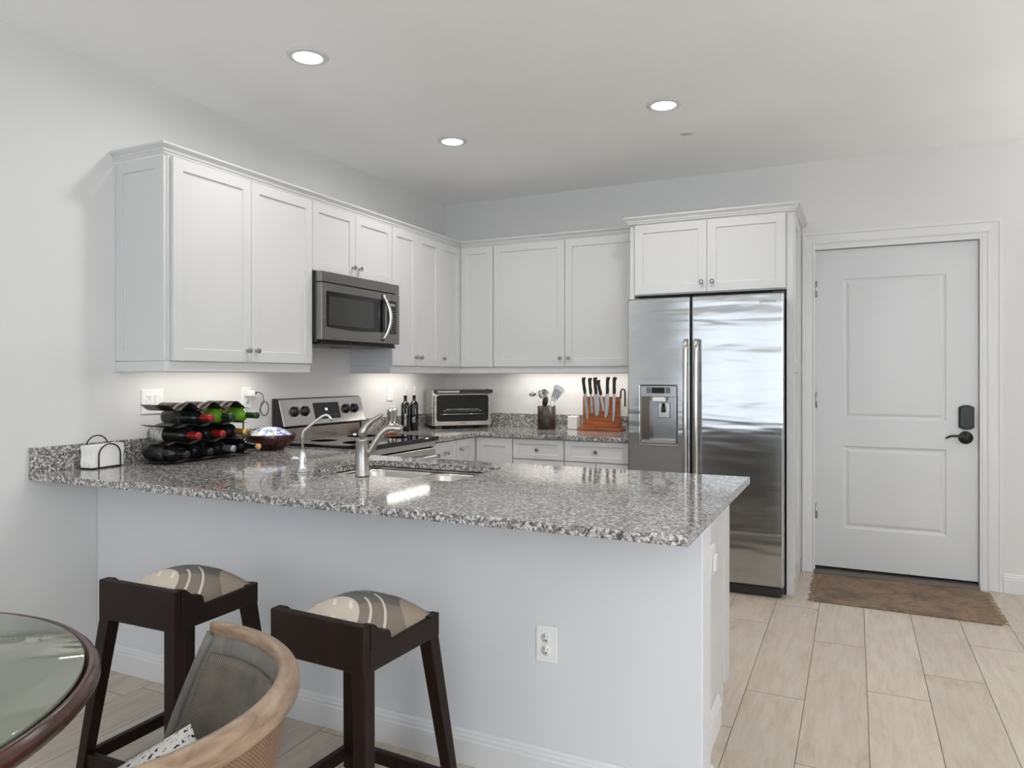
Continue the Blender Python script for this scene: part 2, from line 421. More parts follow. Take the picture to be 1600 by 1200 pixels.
# ================================================================ ROOM
XR, YR = 5.6, -8.4          # right wall, rear wall
# floor: planks as real boards with thin grooves
def build_floor():
    bm = bmesh.new(); lay = bm.loops.layers.color.new('plank_tone')
    w = 0.2235; x_ref = 2.8545; g = 0.0011; L = 1.22
    phase = {-1: -2.03, 0: -1.32, 1: -1.83, 2: -1.545, 3: -1.07, -2: -2.38}
    rnd = random.Random(3)
    k0 = int(math.floor((0-x_ref)/w)); k1 = int(math.ceil((XR-x_ref)/w))
    for k in range(k0, k1):
        xa, xb = max(0, x_ref+k*w), min(XR, x_ref+(k+1)*w)
        ph = phase.get(k, rnd.uniform(-2, 0))
        y = ph
        while y < 0: y += L
        while y > YR:
            ya, yb = max(YR, y-L), min(0.0, y)
            if yb-ya > 0.01 and xb-xa > 0.01:
                c = (rnd.random(), rnd.random(), rnd.random(), 1)
                top = [(xa+g, ya+g), (xb-g, ya+g), (xb-g, yb-g), (xa+g, yb-g)]
                lo = [(xa, ya), (xb, ya), (xb, yb), (xa, yb)]
                T = [bm.verts.new((p[0], p[1], 0)) for p in top]; B = [bm.verts.new((p[0], p[1], -0.004)) for p in lo]
                fs = [bm.faces.new(T)]+[bm.faces.new([B[i], B[(i+1) % 4], T[(i+1) % 4], T[i]]) for i in range(4)]
                for i, f in enumerate(fs):
                    if i: f.material_index = 1
                    for lp in f.loops: lp[lay] = c
            y -= L
    bmesh.ops.recalc_face_normals(bm, faces=list(bm.faces))
    # solid bed underneath
    b = MB(); b.bm.free(); b.bm = bm
    b.box(-0.1, XR+0.1, YR-0.1, 0.1, -0.12, -0.0045, mi=1)
    return b.build('floor', [M_FLOOR, mat('plank_groove', srgb(104, 92, 80), 0.9)], None, top=(0, 0, 0), recalc=False)
tag(build_floor(), 'floor of pale oak-look planks', None, None, 'structure')
tag(MB().box(-0.1, XR+0.1, YR-0.1, 0.2, H, H+0.12).build('ceiling', M_CEIL), 'flat light grey ceiling', None, None, 'structure')
tag(MB().box(-0.12, 0, YR, 0.2, -0.1, H+0.0).build('wall_left', M_WALL), 'light grey wall behind the range', None, None, 'structure')
# back wall with the door opening
DX0, DX1, DZ0, DZ1 = 2.797, 3.704, 0.040, 2.095
b = MB(); b.box(0, DX0-0.012, 0, 0.14, -0.1, H).box(DX1+0.012, XR, 0, 0.14, -0.1, H).box(DX0-0.012, DX1+0.012, 0, 0.14, DZ1+0.012, H)
b.box(DX0-0.012, DX1+0.012, 0.10, 0.14, -0.1, DZ1+0.012)
tag(b.build('wall_back', M_WALL), 'light grey back wall with the white door', None, None, 'structure')
# right wall with a window opening, rear wall with the glass door opening (behind the camera)
b = MB(); b.box(XR, XR+0.12, YR, -7.15, -0.1, H).box(XR, XR+0.12, -5.45, 0.2, -0.1, H).box(XR, XR+0.12, -7.15, -5.45, -0.1, 0.7).box(XR, XR+0.12, -7.15, -5.45, 2.2, H)
tag(b.build('wall_right', M_WALL), 'light grey side wall out of view', None, None, 'structure')
b = MB(); b.box(-0.1, 0.4, YR-0.12, YR, -0.1, H).box(5.2, XR+0.1, YR-0.12, YR, -0.1, H).box(0.4, 5.2, YR-0.12, YR, 2.3, H)
tag(b.build('wall_rear', M_WALL), 'light grey rear wall with glass doors, out of view', None, None, 'structure')
b = MB()
for x in (0.4, 1.58, 2.77, 3.96, 5.14): b.box(x, x+0.06, YR-0.06, YR-0.01, 0, 2.3)
for z in (0.0, 2.24): b.box(0.4, 5.2, YR-0.05, YR-0.015, z, z+0.06)
for k_ in range(10): b.box(0.46, 5.14, YR-0.055, YR-0.012, 0.24+k_*0.20, 0.29+k_*0.20)  # slats added to band the daylight mirrored in the refrigerator
tag(b.build('window_1', M_TRIM), 'white framed glass doors of the living side, with slats added to band the reflected daylight', None, None, 'structure')
b = MB()
for y in (-7.15, -6.33, -5.51): b.box(XR-0.04, XR+0.01, y, y+0.06, 0.7, 2.2)
for z in (0.7, 2.14): b.box(XR-0.035, XR+0.005, -7.15, -5.45, z, z+0.06)
tag(b.build('window_2', M_TRIM), 'white framed side window', None, None, 'structure')

# peninsula pony wall
PX, PY0, PY1, ZC, TG = 2.642, -3.0, -2.875, 0.883, 0.028
tag(MB().box(0.001, PX, PY0, PY1, 0, ZC-TG-0.001, 0.004, 2).build('wall_peninsula', M_PONY), 'painted half wall under the peninsula worktop', None, None, 'structure')

BASE = [(0, 0), (0.015, 0), (0.015, 0.078), (0.012, 0.083), (0.012, 0.092), (0.0085, 0.099), (0.0085, 0.104), (0.004, 0.112), (0, 0.112)]
def baseboard(name, path, label):
    b = MB(); b.sweep(BASE, path, xy); tag(b.build(name, M_TRIM), label, None, None, 'structure')
baseboard('baseboard_peninsula', [(0.002, PY0-0.0005), (PX+0.0005, PY0-0.0005), (PX+0.0005, PY1)], 'moulded white baseboard along the peninsula half wall')
baseboard('baseboard_left', [(0.0005, YR+0.01), (0.0005, PY0-0.017)], 'moulded white baseboard on the left wall')
baseboard('baseboard_back', [(3.823, -0.0005), (XR-0.01, -0.0005)], 'moulded white baseboard right of the door casing')

# door with casing, threshold
CAS = [(0, 0), (0, 0.012), (0.008, 0.016), (0.014, 0.012), (0.018, 0.012), (0.050, 0.015), (0.058, 0.015), (0.062, 0.020), (0.078, 0.020), (0.080, 0.0)]
b = MB()
b.sweep(CAS, [(3.742, 0.001), (3.742, 2.131), (2.7995, 2.131), (2.7995, 0.001)], xz(-0.0005))
tc = b.build('trim_1', M_TRIM); tag(tc, 'moulded white casing around the door', None, None, 'structure')
dr = thing('door_1', 'white two-panel entry door', None, ((DX0+DX1)/2, 0.05, 0)); dr['kind'] = 'structure'
PR = [(0, 0), (0.006, 0.0045), (0.014, 0.007), (0.022, 0.0075), (0.034, 0.003), (0.040, 0.002)]
MB().slab(DX0, DX1, DZ0, DZ1, 0.022, 0.066, (2.968-0.004, 3.534+0.004), [(0.297, 0.828), (1.0, 1.905)], PR).build('door_slab', M_DOOR, dr)
b = MB(); b.box(DX0-0.010, DX0-0.003, 0.001, 0.10, 0.0, DZ1+0.010).box(DX1+0.003, DX1+0.010, 0.001, 0.10, 0.0, DZ1+0.010).box(DX0-0.003, DX1+0.003, 0.001, 0.10, DZ1+0.003, DZ1+0.010)
b.box(DX1+0.003, 3.7415, -0.010, -0.0005, 0.0, 2.1305).box(2.800, DX1+0.003, -0.010, -0.0005, DZ1+0.004, 2.1305).box(DX1+0.016, 3.7415, -0.013, -0.0105, 0.0, 2.1305)
b.build('door_jamb', M_TRIM, dr)
b = MB(); b.box(DX0-0.002, DX1+0.002, 0.070, 0.095, 0.03, DZ1+0.002); b.build('gap_shade_sheet', M_GAP, dr)  # dark sheet behind the slab, its colour stands in for shade in the gaps
for z in (0.40, 1.12, 1.845):
    b = MB(); b.tube([(DX0+0.009, 0.012, z-0.05), (DX0+0.009, 0.012, z+0.05)], 0.0065, 10)
    b.box(DX0+0.003, DX0+0.010, 0.016, 0.0215, z-0.05, z+0.05); b.build('hinge', M_HANDLE, dr)
b = MB(); b.prism([(-0.05, 0.0), (-0.05, 0.010), (-0.02, 0.022), (0.075, 0.026), (0.098, 0.026), (0.098, 0.0)], 'x', DX0-0.002, DX1+0.002)
b.build('threshold', M_THRESH, dr)
# lock keypad
kp = MB(); zc_, xc_ = 1.028, 3.641
out = [(-0.040, -0.062), (-0.032, -0.066), (-0.018, -0.073), (0, -0.075), (0.018, -0.073), (0.032, -0.066), (0.040, -0.062), (0.040, 0.062), (0.032, 0.066), (0.018, 0.073), (0, 0.075), (-0.018, 0.073), (-0.032, 0.066), (-0.040, 0.062)]
kp.prism([(xc_+p[0], zc_+p[1]) for p in out], 'y', 0.0215, 0.006)
kp.prism([(xc_+p[0]*0.86, zc_+p[1]*0.86) for p in out], 'y', 0.006, -0.006)
k = kp.build('keypad_lock', M_BLACK, dr, bevel=0.003)
MB().tube([(xc_, -0.006, zc_-0.025), (xc_, -0.014, zc_-0.025)], 0.012, 16).build('thumb_turn', M_BLACK, k)
hx, hz = 3.638, 0.905
b = MB(); b.lathe([(0, 0), (0.039, 0), (0.039, 0.006), (0.034, 0.012), (0.018, 0.016), (0.014, 0.03), (0, 0.03)], M=Matrix.Translation((hx, 0.0215, hz)) @ Matrix.Rotation(PI/2, 4, 'X'))
hd = b.build('door_handle', M_BLACK, dr)
MB().tube([(hx, 0.0, hz), (hx, -0.018, hz), (hx-0.02, -0.026, hz+0.003), (hx-0.05, -0.026, hz+0.012), (hx-0.08, -0.024, hz+0.010), (hx-0.108, -0.022, hz-0.004)], [0.011, 0.011, 0.009, 0.008, 0.007, 0.006], 12).build('lever', M_BLACK, hd)
b = MB(); b.box(DX1+0.0030, DX1+0.012, 0.010, 0.02, hz-0.045, hz+0.045); b.build('strike_plate', M_HANDLE, dr)

# ================================================================ ceiling fixtures
for i, (x, y, w_, lb) in enumerate(((0.877, -2.635, P_CAN, 'round recessed ceiling light nearest the camera, over the peninsula'),
                              (0.877, -1.385, P_CAN, 'round recessed ceiling light over the range side of the kitchen'),
                              (2.146, -1.412, P_CAN, 'round recessed ceiling light in front of the refrigerator'))):
    t = thing('recessed_light', lb, 'ceiling light', (x, y, H), 0, 'recessed kitchen lights')
    MB(frame((x, y, H))).lathe([(0.062, -0.001), (0.064, -0.009), (0.086, -0.004), (0.090, -0.0005)], n=48).build('trim_ring', M_TRIM, t)
    MB(frame((x, y, H))).lathe([(0, -0.0055), (0.0615, -0.0055), (0.0615, -0.002), (0, -0.002)], n=48).build('lens', M_LAMP, t)
    area('recessed_light_glow', (x, y, H-0.012), (0, 0, 0), 0.12, 0.12, w_, (1, 0.975, 0.945), R(170), 'DISK')
for x, y, w_ in ((1.0, -4.9, P_DIN), (4.6, -3.2, P_DIN), (2.6, -6.6, P_DIN), (4.4, -6.2, P_DIN), (1.0, -6.9, P_DIN)):
    t = thing('recessed_light', 'round recessed ceiling light of the dining side, out of view', 'ceiling light', (x, y, H), 0, 'recessed dining lights')
    MB(frame((x, y, H))).lathe([(0.062, -0.001), (0.064, -0.009), (0.086, -0.004), (0.090, -0.0005)], n=32).build('trim_ring', M_TRIM, t)
    MB(frame((x, y, H))).lathe([(0, -0.0055), (0.0615, -0.0055), (0.0615, -0.002), (0, -0.002)], n=32).build('lens', M_LAMP, t)
    area('recessed_light_glow', (x, y, H-0.012), (0, 0, 0), 0.12, 0.12, w_, (1, 0.975, 0.945), R(170), 'DISK')
tag(MB(frame((2.163, -0.933, H))).lathe([(0, -0.006), (0.036, -0.006), (0.038, -0.003), (0.038, -0.0005), (0, -0.0005)], n=32).build('sprinkler_cover', M_TRIM), 'small round white sprinkler cover on the ceiling', 'sprinkler')

# unseen uplights shaped as torchieres, added to brighten the ceiling, behind and beside the camera
for x, y, pw_, lb in ((4.95, -3.3, P_UPA, 'tall white uplight added by the right wall to brighten the ceiling, out of view'), (0.45, -5.9, P_UPB, 'tall white uplight added by the left wall to brighten the ceiling, out of view'), (3.2, -7.2, P_UPC, 'tall white uplight added before the glass doors to brighten the ceiling, out of view'), (5.1, -0.9, P_UPD, 'tall white uplight added in the far right corner to brighten the ceiling, out of view')):
    t = thing('added_uplight', lb, 'added uplight', (x, y, 0.001)); Fl = frame((x, y, 0.001))
    MB(Fl).lathe([(0, 0), (0.15, 0), (0.15, 0.012), (0.03, 0.025), (0, 0.025)], n=32).build('uplight_base', M_TRIM, t)
    MB(Fl).tube([(0, 0, 0.025), (0, 0, 1.66)], 0.012, 12).build('pole', M_TRIM, t)
    MB(Fl).lathe([(0, 1.66), (0.04, 1.665), (0.12, 1.72), (0.17, 1.80), (0.166, 1.80), (0.115, 1.73), (0.035, 1.68), (0, 1.676)], n=40).build('uplight_bowl', M_TRIM, t)
    area('added_uplight_glow', (x, y, 1.79), (PI, 0, 0), 0.26, 0.26, pw_, (1.0, 0.985, 0.965), R(160), 'DISK')

# ================================================================ CABINETS
SHAK = [(0, 0), (0.0005, 0.0065), (0.004, 0.008), (0.005, 0.008)]
def shaker(x0, x1, z0, z1, T, parent, name='door', st=0.052, y0=-0.020, rail=None):
    b = MB(T); rail = rail or st
    b.slab(x0, x1, z0, z1, y0, -0.001, (x0+st, x1-st), [(z0+rail, z1-rail)], SHAK)
    return b.build(name, M_CAB, parent, bevel=0.0012)
def knob(x, z, T, parent, y=-0.020):
    b = MB(T); Mk = Matrix.Translation((x, y, z)) @ Matrix.Rotation(PI/2, 4, 'X')
    b.lathe([(0, 0), (0.008, 0), (0.007, 0.003), (0.005, 0.008), (0.006, 0.013), (0.013, 0.018), (0.014, 0.023), (0.010, 0.028), (0, 0.029)], n=10, M=Mk, smooth=False)
    return b.build('knob', M_KNOB, parent)
ZB, ZT = 1.346, 2.243
D = 0.319
def wall_cab(label, T, w, z0, z1, doors, depth=D, group=None, side=False):
    """T: frame at the left front corner of the box on the floor line, x along width, front -y"""
    loc = T @ Vector((w/2, 0, z0))
    t = thing('wall_cabinet', label, 'cabinet', loc, T.to_euler().z, group)
    b = MB(T); b.box(0.0, w, 0, depth, z0, z1+0.004)
    b.build('cabinet_body', M_CAB, t)
    for d in doors:
        x0, x1, kx = d[0], d[1], d[2]
        dd = shaker(x0+0.0015, x1-0.0015, z0+0.001, z1-0.001, T, t)
        if kx is not None: knob(kx, z0+0.058 if len(d) < 4 else d[3], T, dd)
    return t
XL = D                # front plane of left wall boxes
RL = R(90)
def TL(y): return frame((XL, y, 0), RL)
def TBk(x, yf=-D): return frame((x, yf, 0), 0)
# left wall, double cabinet with decorative side panel
y0 = -2.896
c1 = wall_cab('tall white double-door wall cabinet with a panelled end, left of the microwave', TL(y0), 0.911, ZB, ZT, [(0.014, 0.467, 0.438), (0.467, 0.9095, 0.496)])
Tside = frame((0.0, y0, 0), 0)
b = MB(Tside); b.slab(0.002, XL-0.004, ZB, ZT, -0.016, -0.0005, (0.052, XL-0.056), [(ZB+0.052, ZT-0.052)], SHAK); b.build('end_panel', M_CAB, c1, bevel=0.001)
wall_cab('short white double-door wall cabinet above the microwave', TL(-1.9845), 0.7545, 1.862, ZT, [(0.0, 0.3765, 0.347), (0.3765, 0.753, 0.408)])
wall_cab('tall white double-door wall cabinet right of the microwave', TL(-1.2295), 0.594, ZB, ZT, [(0.0, 0.298, 0.268), (0.298, 0.594, 0.328)])
# corner cabinet (L-shaped)
cc = thing('corner_wall_cabinet', 'white L-shaped corner wall cabinet with two narrow doors', 'cabinet', (0.15, -0.15, ZB))
b = MB(); b.prism([(0, -0.635), (D, -0.635), (D, -D), (0.613, -D), (0.613, 0), (0, 0)], 'z', ZB, ZT+0.004); b.build('cabinet_body', M_CAB, cc)
d1 = shaker(0.0015, 0.2945, ZB+0.001, ZT-0.001, TL(-0.6345), cc); knob(0.034, ZB+0.058, TL(-0.6345), d1)
shaker(0.0215, 0.2925, ZB+0.001, ZT-0.001, TBk(D), cc)
wall_cab('wide white double-door wall cabinet between the corner and the refrigerator', TBk(0.6135), 1.121, ZB, ZT, [(0.003, 0.568, 0.538), (0.569, 1.119, 0.602)])

CROWN = [(0.0, 0.0), (0.004, 0.0), (0.006, 0.008), (0.011, 0.012), (0.013, 0.020), (0.026, 0.032), (0.030, 0.036), (0.030, 0.043), (0.0, 0.043)]
def crown(path, z, label, k=1.0):
    b = MB(); b.sweep([(o*k, z+h*k) for o, h in CROWN], path, xy)
    return tag(b.build('crown_moulding', M_CAB), label, 'moulding')
crown([(0.0015, -2.9125), (D+0.001, -2.9125), (D+0.001, -D-0.001), (1.7, -D-0.001)][0:4], ZT+0.006, 'white crown moulding running along the lower wall cabinets around the corner')
RAIL = [(0, 0), (0, 0.050), (0.018, 0.050), (0.020, 0.048), (0.020, 0.006), (0.014, 0.0)]
def lrail(path, label):
    b = MB(); b.sweep([(o-0.018, ZB-0.052+h) for o, h in RAIL], path, xy); return tag(b.build('light_rail', M_CAB), label, 'moulding')
lrail([(0.002, -2.911), (D+0.002, -2.911), (D+0.002, -1.987)], 'white light rail under the wall cabinet left of the microwave')
lrail([(0.002, -1.227), (D+0.002, -1.227), (D+0.002, -D-0.002), (1.733, -D-0.002)], 'white light rail under the wall cabinets around the corner')

# refrigerator enclosure
fc = thing('refrigerator_cabinet', 'white double-door cabinet above the refrigerator', 'cabinet', (2.215, -0.3, 1.79))
Tf = frame((1.766, -0.612, 0))
b = MB(Tf); b.box(0, 0.907, 0, 0.611, 1.786, 2.236); b.build('cabinet_body', M_CAB, fc)
d = shaker(0.006, 0.4545, 1.793, 2.230, Tf, fc); knob(0.424, 1.852, Tf, d)
d = shaker(0.4565, 0.903, 1.793, 2.230, Tf, fc); knob(0.488, 1.852, Tf, d)
tag(MB().box(1.7365, 1.7655, -0.612, -0.0005, 0, 2.236, 0.001).build('refrigerator_side_panel', M_CAB), 'white full-height panel on the left of the refrigerator', 'cabinet panel')
sp = thing('refrigerator_side_panel', 'white full-height panelled side between the refrigerator and the door', 'cabinet panel', (2.694, -0.3, 0))
b = MB(); b.box(2.6735, 2.712, -0.612, -0.0005, 0, 2.236, 0.0015); b.build('side_board', M_CAB, sp)
b = MB(frame((2.712, -0.606, 0), RL)); b.slab(0, 0.30, 1.30, 2.225, -0.008, -0.0005, (0.045, 0.255), [(1.36, 2.16)], SHAK)
b.slab(0, 0.30, 0.10, 1.295, -0.008, -0.0005, (0.045, 0.255), [(0.16, 1.235)], SHAK)
b.box(0.315, 0.60, -0.006, -0.0005, 0.10, 2.225); b.build('applied_panels', M_CAB, sp)
crown([(1.7355, -0.002), (1.7355, -0.634), (2.7215, -0.634), (2.7215, -0.002)], 2.2375, 'white crown moulding around the top of the refrigerator cabinet', 1.0)

# base cabinets
ZBT = ZC-TG-0.002
def toe(b, x0, x1, depth): b.box(x0, x1, 0.055, depth, 0.0, 0.10)
def base_cab(label, T, w, items, depth, group=None):
    loc = T @ Vector((w/2, 0, 0)); t = thing('base_cabinet', label, 'cabinet', loc, T.to_euler().z, group)
    b = MB(T); b.box(0, w, 0, depth, 0.10, ZBT); toe(b, 0, w, depth); b.build('cabinet_body', M_CAB, t)
    for kind_, x0, x1, z0, z1, kx, kz in items:
        d = shaker(x0+0.0015, x1-0.0015, z0, z1, T, t, kind_, 0.045 if kind_ == 'drawer' else 0.052, rail=0.030 if kind_ == 'drawer' else None)
        if kx is not None: knob(kx, kz, T, d)
    return t
YB = -0.600
def TB2(x): return frame((x, YB, 0), 0)
base_cab('white base cabinet under the utensil crock, drawer over door', TB2(0.908), 0.379, [('drawer', 0.002, 0.377, 0.715, 0.846, 0.189, 0.780), ('door', 0.002, 0.377, 0.115, 0.706, 0.04, 0.63)], 0.599)
base_cab('white base cabinet under the knife block beside the refrigerator', TB2(1.288), 0.446, [('drawer', 0.002, 0.444, 0.715, 0.846, 0.223, 0.780), ('door', 0.002, 0.2225, 0.115, 0.706, 0.19, 0.63), ('door', 0.2235, 0.444, 0.115, 0.706, 0.25, 0.63)], 0.599)
bc = thing('corner_base_cabinet', 'white corner base cabinet with two angled-in doors below the toaster oven', 'cabinet', (0.3, -0.3, 0))
b = MB(); b.prism([(0.001, -0.889), (0.600, -0.889), (0.600, -0.600), (0.907, -0.600), (0.907, -0.001), (0.001, -0.001)], 'z', 0.10, ZBT)
b.prism([(0.001, -0.889), (0.545, -0.889), (0.545, -0.545), (0.907, -0.545), (0.907, -0.001), (0.001, -0.001)], 'z', 0.0, 0.10); b.build('cabinet_body', M_CAB, bc)
TLb = frame((0.600, -0.889, 0), RL)
d = shaker(0.0015, 0.2665, 0.115, 0.846, TLb, bc); knob(0.045, 0.785, TLb, d)
shaker(0.0225, 0.3055, 0.115, 0.846, frame((0.600, -0.600, 0)), bc)
base_cab('narrow white base cabinet between the range and the corner', frame((0.600, -1.180, 0), RL), 0.290, [('drawer', 0.002, 0.288, 0.715, 0.846, 0.150, 0.775), ('door', 0.002, 0.288, 0.115, 0.706, 0.04, 0.63)], 0.599)
# left run between peninsula and range + peninsula cabinets
t = thing('peninsula_cabinet', 'white cabinet run behind the peninsula half wall with a panelled end', 'cabinet', (1.3, -2.5, 0))
b = MB(); b.box(0.601, 2.570, PY1+0.022, PY1+0.035, 0.0, ZBT); b.box(0.601, 2.570, -2.20, -2.185, 0.10, ZBT); b.box(2.552, 2.570, PY1+0.035, -2.20, 0.0, ZBT)
b.box(0.001, 0.600, -2.84, -1.960, 0.10, ZBT); b.box(0.001, 0.545, -2.84, -1.960, 0, 0.10); b.box(0.601, 2.552, -2.83, -2.25, 0.0, 0.10); b.build('cabinet_body', M_CAB, t)
b = MB(frame((2.5705, PY1, 0), RL))
b.prism([(0.002, 0.0), (0.52, 0.0), (0.52, 0.10), (0.735, 0.10), (0.735, ZBT), (0.002, ZBT)], 'y', 0.0, -0.006)
b.box(0.63, 0.735, -0.014, -0.006, 0.10, ZBT); b.build('end_panel', M_CAB, t, bevel=0.001)
MB().sweep([(o, h) for o, h in BASE], [(2.577, PY1+0.002), (2.577, PY1+0.50)], xy).build('base_trim', M_TRIM, t)
for i in range(2):
    x0 = 0.95+i*0.47
    b = MB(frame((x0+0.468, -2.185, 0), PI)); b.slab(0, 0.465, 0.115, 0.846, -0.02, -0.001, (0.052, 0.413), [(0.167, 0.794)], SHAK); dd = b.build('door', M_CAB, t)
    knob(0.43 if i % 2 else 0.035, 0.79, frame((x0+0.468, -2.185, 0), PI), dd)

dw = thing('dishwasher', 'stainless dishwasher on the kitchen side of the peninsula', 'dishwasher', (2.2, -2.19, 0))
MB().box(1.900, 2.498, -2.1845, -2.158, 0.105, 0.845, 0.004, 2).build('dishwasher_door', M_STEEL, dw)
MB().tube([(1.95, -2.125, 0.77), (2.45, -2.125, 0.77)], 0.010, 12).build('door_handle', M_HANDLE, dw)
for x in (1.98, 2.42): MB().tube([(x, -2.1585, 0.77), (x, -2.130, 0.77)], 0.007, 10).build('handle_bracket', M_HANDLE, dw)
# ================================================================ WORKTOPS
def outline_with_hole(outer, hole, z0, z1, b):
    """outer/hole rectilinear: built from quads by grid decomposition"""
    xs = sorted(set([p[0] for p in outer+hole])); ys = sorted(set([p[1] for p in outer+hole]))
    def inside(poly, x, y):
        c = False; n = len(poly)
        for i in range(n):
            (xa, ya), (xb, yb) = poly[i], poly[(i+1) % n]
            if (ya > y) != (yb > y) and x < (xb-xa)*(y-ya)/(yb-ya)+xa: c = not c
        return c
    occ = {}
    for i in range(len(xs)-1):
        for j in range(len(ys)-1):
            x, y = (xs[i]+xs[i+1])/2, (ys[j]+ys[j+1])/2
            occ[i, j] = inside(outer, x, y) and not (hole and inside(hole, x, y))
    V = {}
    def v(i, j, z):
        k_ = (i, j, z)
        if k_ not in V: V[k_] = b.v((xs[i], ys[j], z))
        return V[k_]
    for (i, j), o in occ.items():
        if not o: continue
        b.f([v(i, j, z1), v(i+1, j, z1), v(i+1, j+1, z1), v(i, j+1, z1)]); b.f([v(i, j, z0), v(i, j+1, z0), v(i+1, j+1, z0), v(i+1, j, z0)])
        for (di, dj, a, c) in ((-1, 0, (i, j), (i, j+1)), (1, 0, (i+1, j), (i+1, j+1)), (0, -1, (i, j), (i+1, j)), (0, 1, (i, j+1), (i+1, j+1))):
            if not occ.get((i+di, j+dj), False):
                b.f([v(*a, z0), v(*c, z0), v(*c, z1), v(*a, z1)])
XP, YP0, YP1 = 2.662, -3.293, -2.135
wt = thing('granite_worktop', 'speckled grey granite peninsula worktop with the sink', 'worktop', (1.3, -2.7, ZC-TG))
b = MB(); outline_with_hole([(0.001, YP0), (XP, YP0), (XP, YP1), (0.645, YP1), (0.645, -1.955), (0.001, -1.955)],
    [(0.985, -2.745), (1.665, -2.745), (1.665, -2.300), (0.985, -2.300)], ZC-TG, ZC, b); b.build('worktop_slab', M_GRANITE, wt, bevel=0.003)
MB().box(0.001, 0.021, YP0+0.001, -1.956, ZC+0.0002, ZC+0.103, 0.0015).build('backsplash', M_GRANITE, wt)
wt = thing('granite_worktop', 'speckled grey granite worktop around the corner under the toaster oven', 'worktop', (0.6, -0.4, ZC-TG))
b = MB(); outline_with_hole([(0.001, -1.182), (0.640, -1.182), (0.640, -0.640), (1.735, -0.640), (1.735, -0.001), (0.001, -0.001)], [], ZC-TG, ZC, b); b.build('worktop_slab', M_GRANITE, wt, bevel=0.003)
MB().box(0.001, 0.021, -1.181, -0.022, ZC+0.0002, ZC+0.103, 0.0015).build('backsplash', M_GRANITE, wt)
MB().box(0.001, 1.735, -0.021, -0.001, ZC+0.0002, ZC+0.103, 0.0015).build('backsplash', M_GRANITE, wt)

# sink
sk = thing('sink', 'stainless double-bowl undermount sink in the peninsula', 'sink', (1.325, -2.52, 0.66))
def bowl(x0, x1, y0, y1, dz, parent, name):
    b = MB(); zt = ZC-TG-0.012; N = 6
    def rr(ins, r, z):
        pts = []
        for cx_, cy_, a0 in ((x1-ins-r, y1-ins-r, 0), (x0+ins+r, y1-ins-r, 90), (x0+ins+r, y0+ins+r, 180), (x1-ins-r, y0+ins+r, 270)):
            for k_ in range(N+1):
                a = R(a0+90*k_/N); pts.append(b.v((cx_+r*math.cos(a), cy_+r*math.sin(a), z)))
        return pts
    L_ = [rr(-0.008, 0.065, zt), rr(0, 0.06, zt), rr(0.004, 0.06, zt-0.01), rr(0.012, 0.06, zt-dz+0.03), rr(0.035, 0.05, zt-dz)]
    for A, B in zip(L_, L_[1:]):
        for k_ in range(len(A)): b.f([A[k_], A[(k_+1) % len(A)], B[(k_+1) % len(A)], B[k_]], True)
    b.f(L_[-1], False)
    o = b.build(name, M_SINK, parent)
    sm = o.modifiers.new('thick', 'SOLIDIFY'); sm.thickness = 0.0015
    cx_, cy_ = (x0+x1)/2, (y0+y1)/2
    MB(frame((cx_, cy_, zt-dz+0.0015))).lathe([(0, 0.001), (0.02, 0.001), (0.028, 0.003), (0.042, 0.003), (0.045, 0)], n=24).build('drain', M_CHROME, o)
bowl(1.000, 1.340, -2.735, -2.312, 0.20, sk, 'large_bowl')
bowl(1.362, 1.650, -2.735, -2.312, 0.17, sk, 'small_bowl')
b = MB(); zt = ZC-TG-0.0025
b.box(0.965, 1.000, -2.765, -2.28, zt-0.006, zt).box(1.65, 1.685, -2.765, -2.28, zt-0.006, zt).box(1.000, 1.65, -2.765, -2.735, zt-0.006, zt).box(1.000, 1.65, -2.312, -2.28, zt-0.006, zt)
b.box(1.340, 1.362, -2.735, -2.312, zt-0.020, zt-0.009); b.build('sink_flange', M_SINK, sk)

# main faucet
fx, fy = 1.277, -2.776
fa = thing('faucet', 'brushed nickel kitchen faucet with a curved pull-out spout', 'faucet', (fx, fy, ZC), R(0))
F2 = frame((fx, fy, ZC+0.0005), R(25.5))      # local x runs to the camera's right
MB(F2).lathe([(0, 0), (0.0285, 0), (0.029, 0.004), (0.0265, 0.009), (0.0265, 0.136), (0.0275, 0.140), (0.0275, 0.144), (0.0258, 0.147), (0, 0.147)], n=40).build('faucet_body', M_FAUCET, fa)
b = MB(F2); b.tube([(0, 0, 0.146), (0, 0, 0.162), (0.005, 0, 0.180), (0.020, 0, 0.202), (0.045, 0, 0.222), (0.072, 0, 0.238), (0.082, 0, 0.244)], [0.0256, 0.0245, 0.021, 0.0155, 0.0115, 0.009, 0.006], 20, flat=0.8, up=(0, 0, 1))
b.build('faucet_lever', M_FAUCET, fa)
sp_ = [(0.016, 0, 0.070), (0.030, 0, 0.095), (0.052, 0, 0.135), (0.074, 0, 0.168), (0.096, 0, 0.186), (0.118, 0, 0.191), (0.140, 0, 0.188), (0.157, 0, 0.182)]
b = MB(F2); b.tube(sp_, [0.010, 0.013, 0.0145, 0.0155, 0.017, 0.0185, 0.0185, 0.017], 20)
b.tube([(0.147, 0, 0.183), (0.145, 0, 0.164)], [0.0135, 0.012], 18)
b.build('spout', M_FAUCET, fa)
b = MB(F2); b.box(-0.036, -0.022, -0.005, 0.005, 0.160, 0.169, 0.002); b.build('hot_cold_marker', M_CHROME, fa)
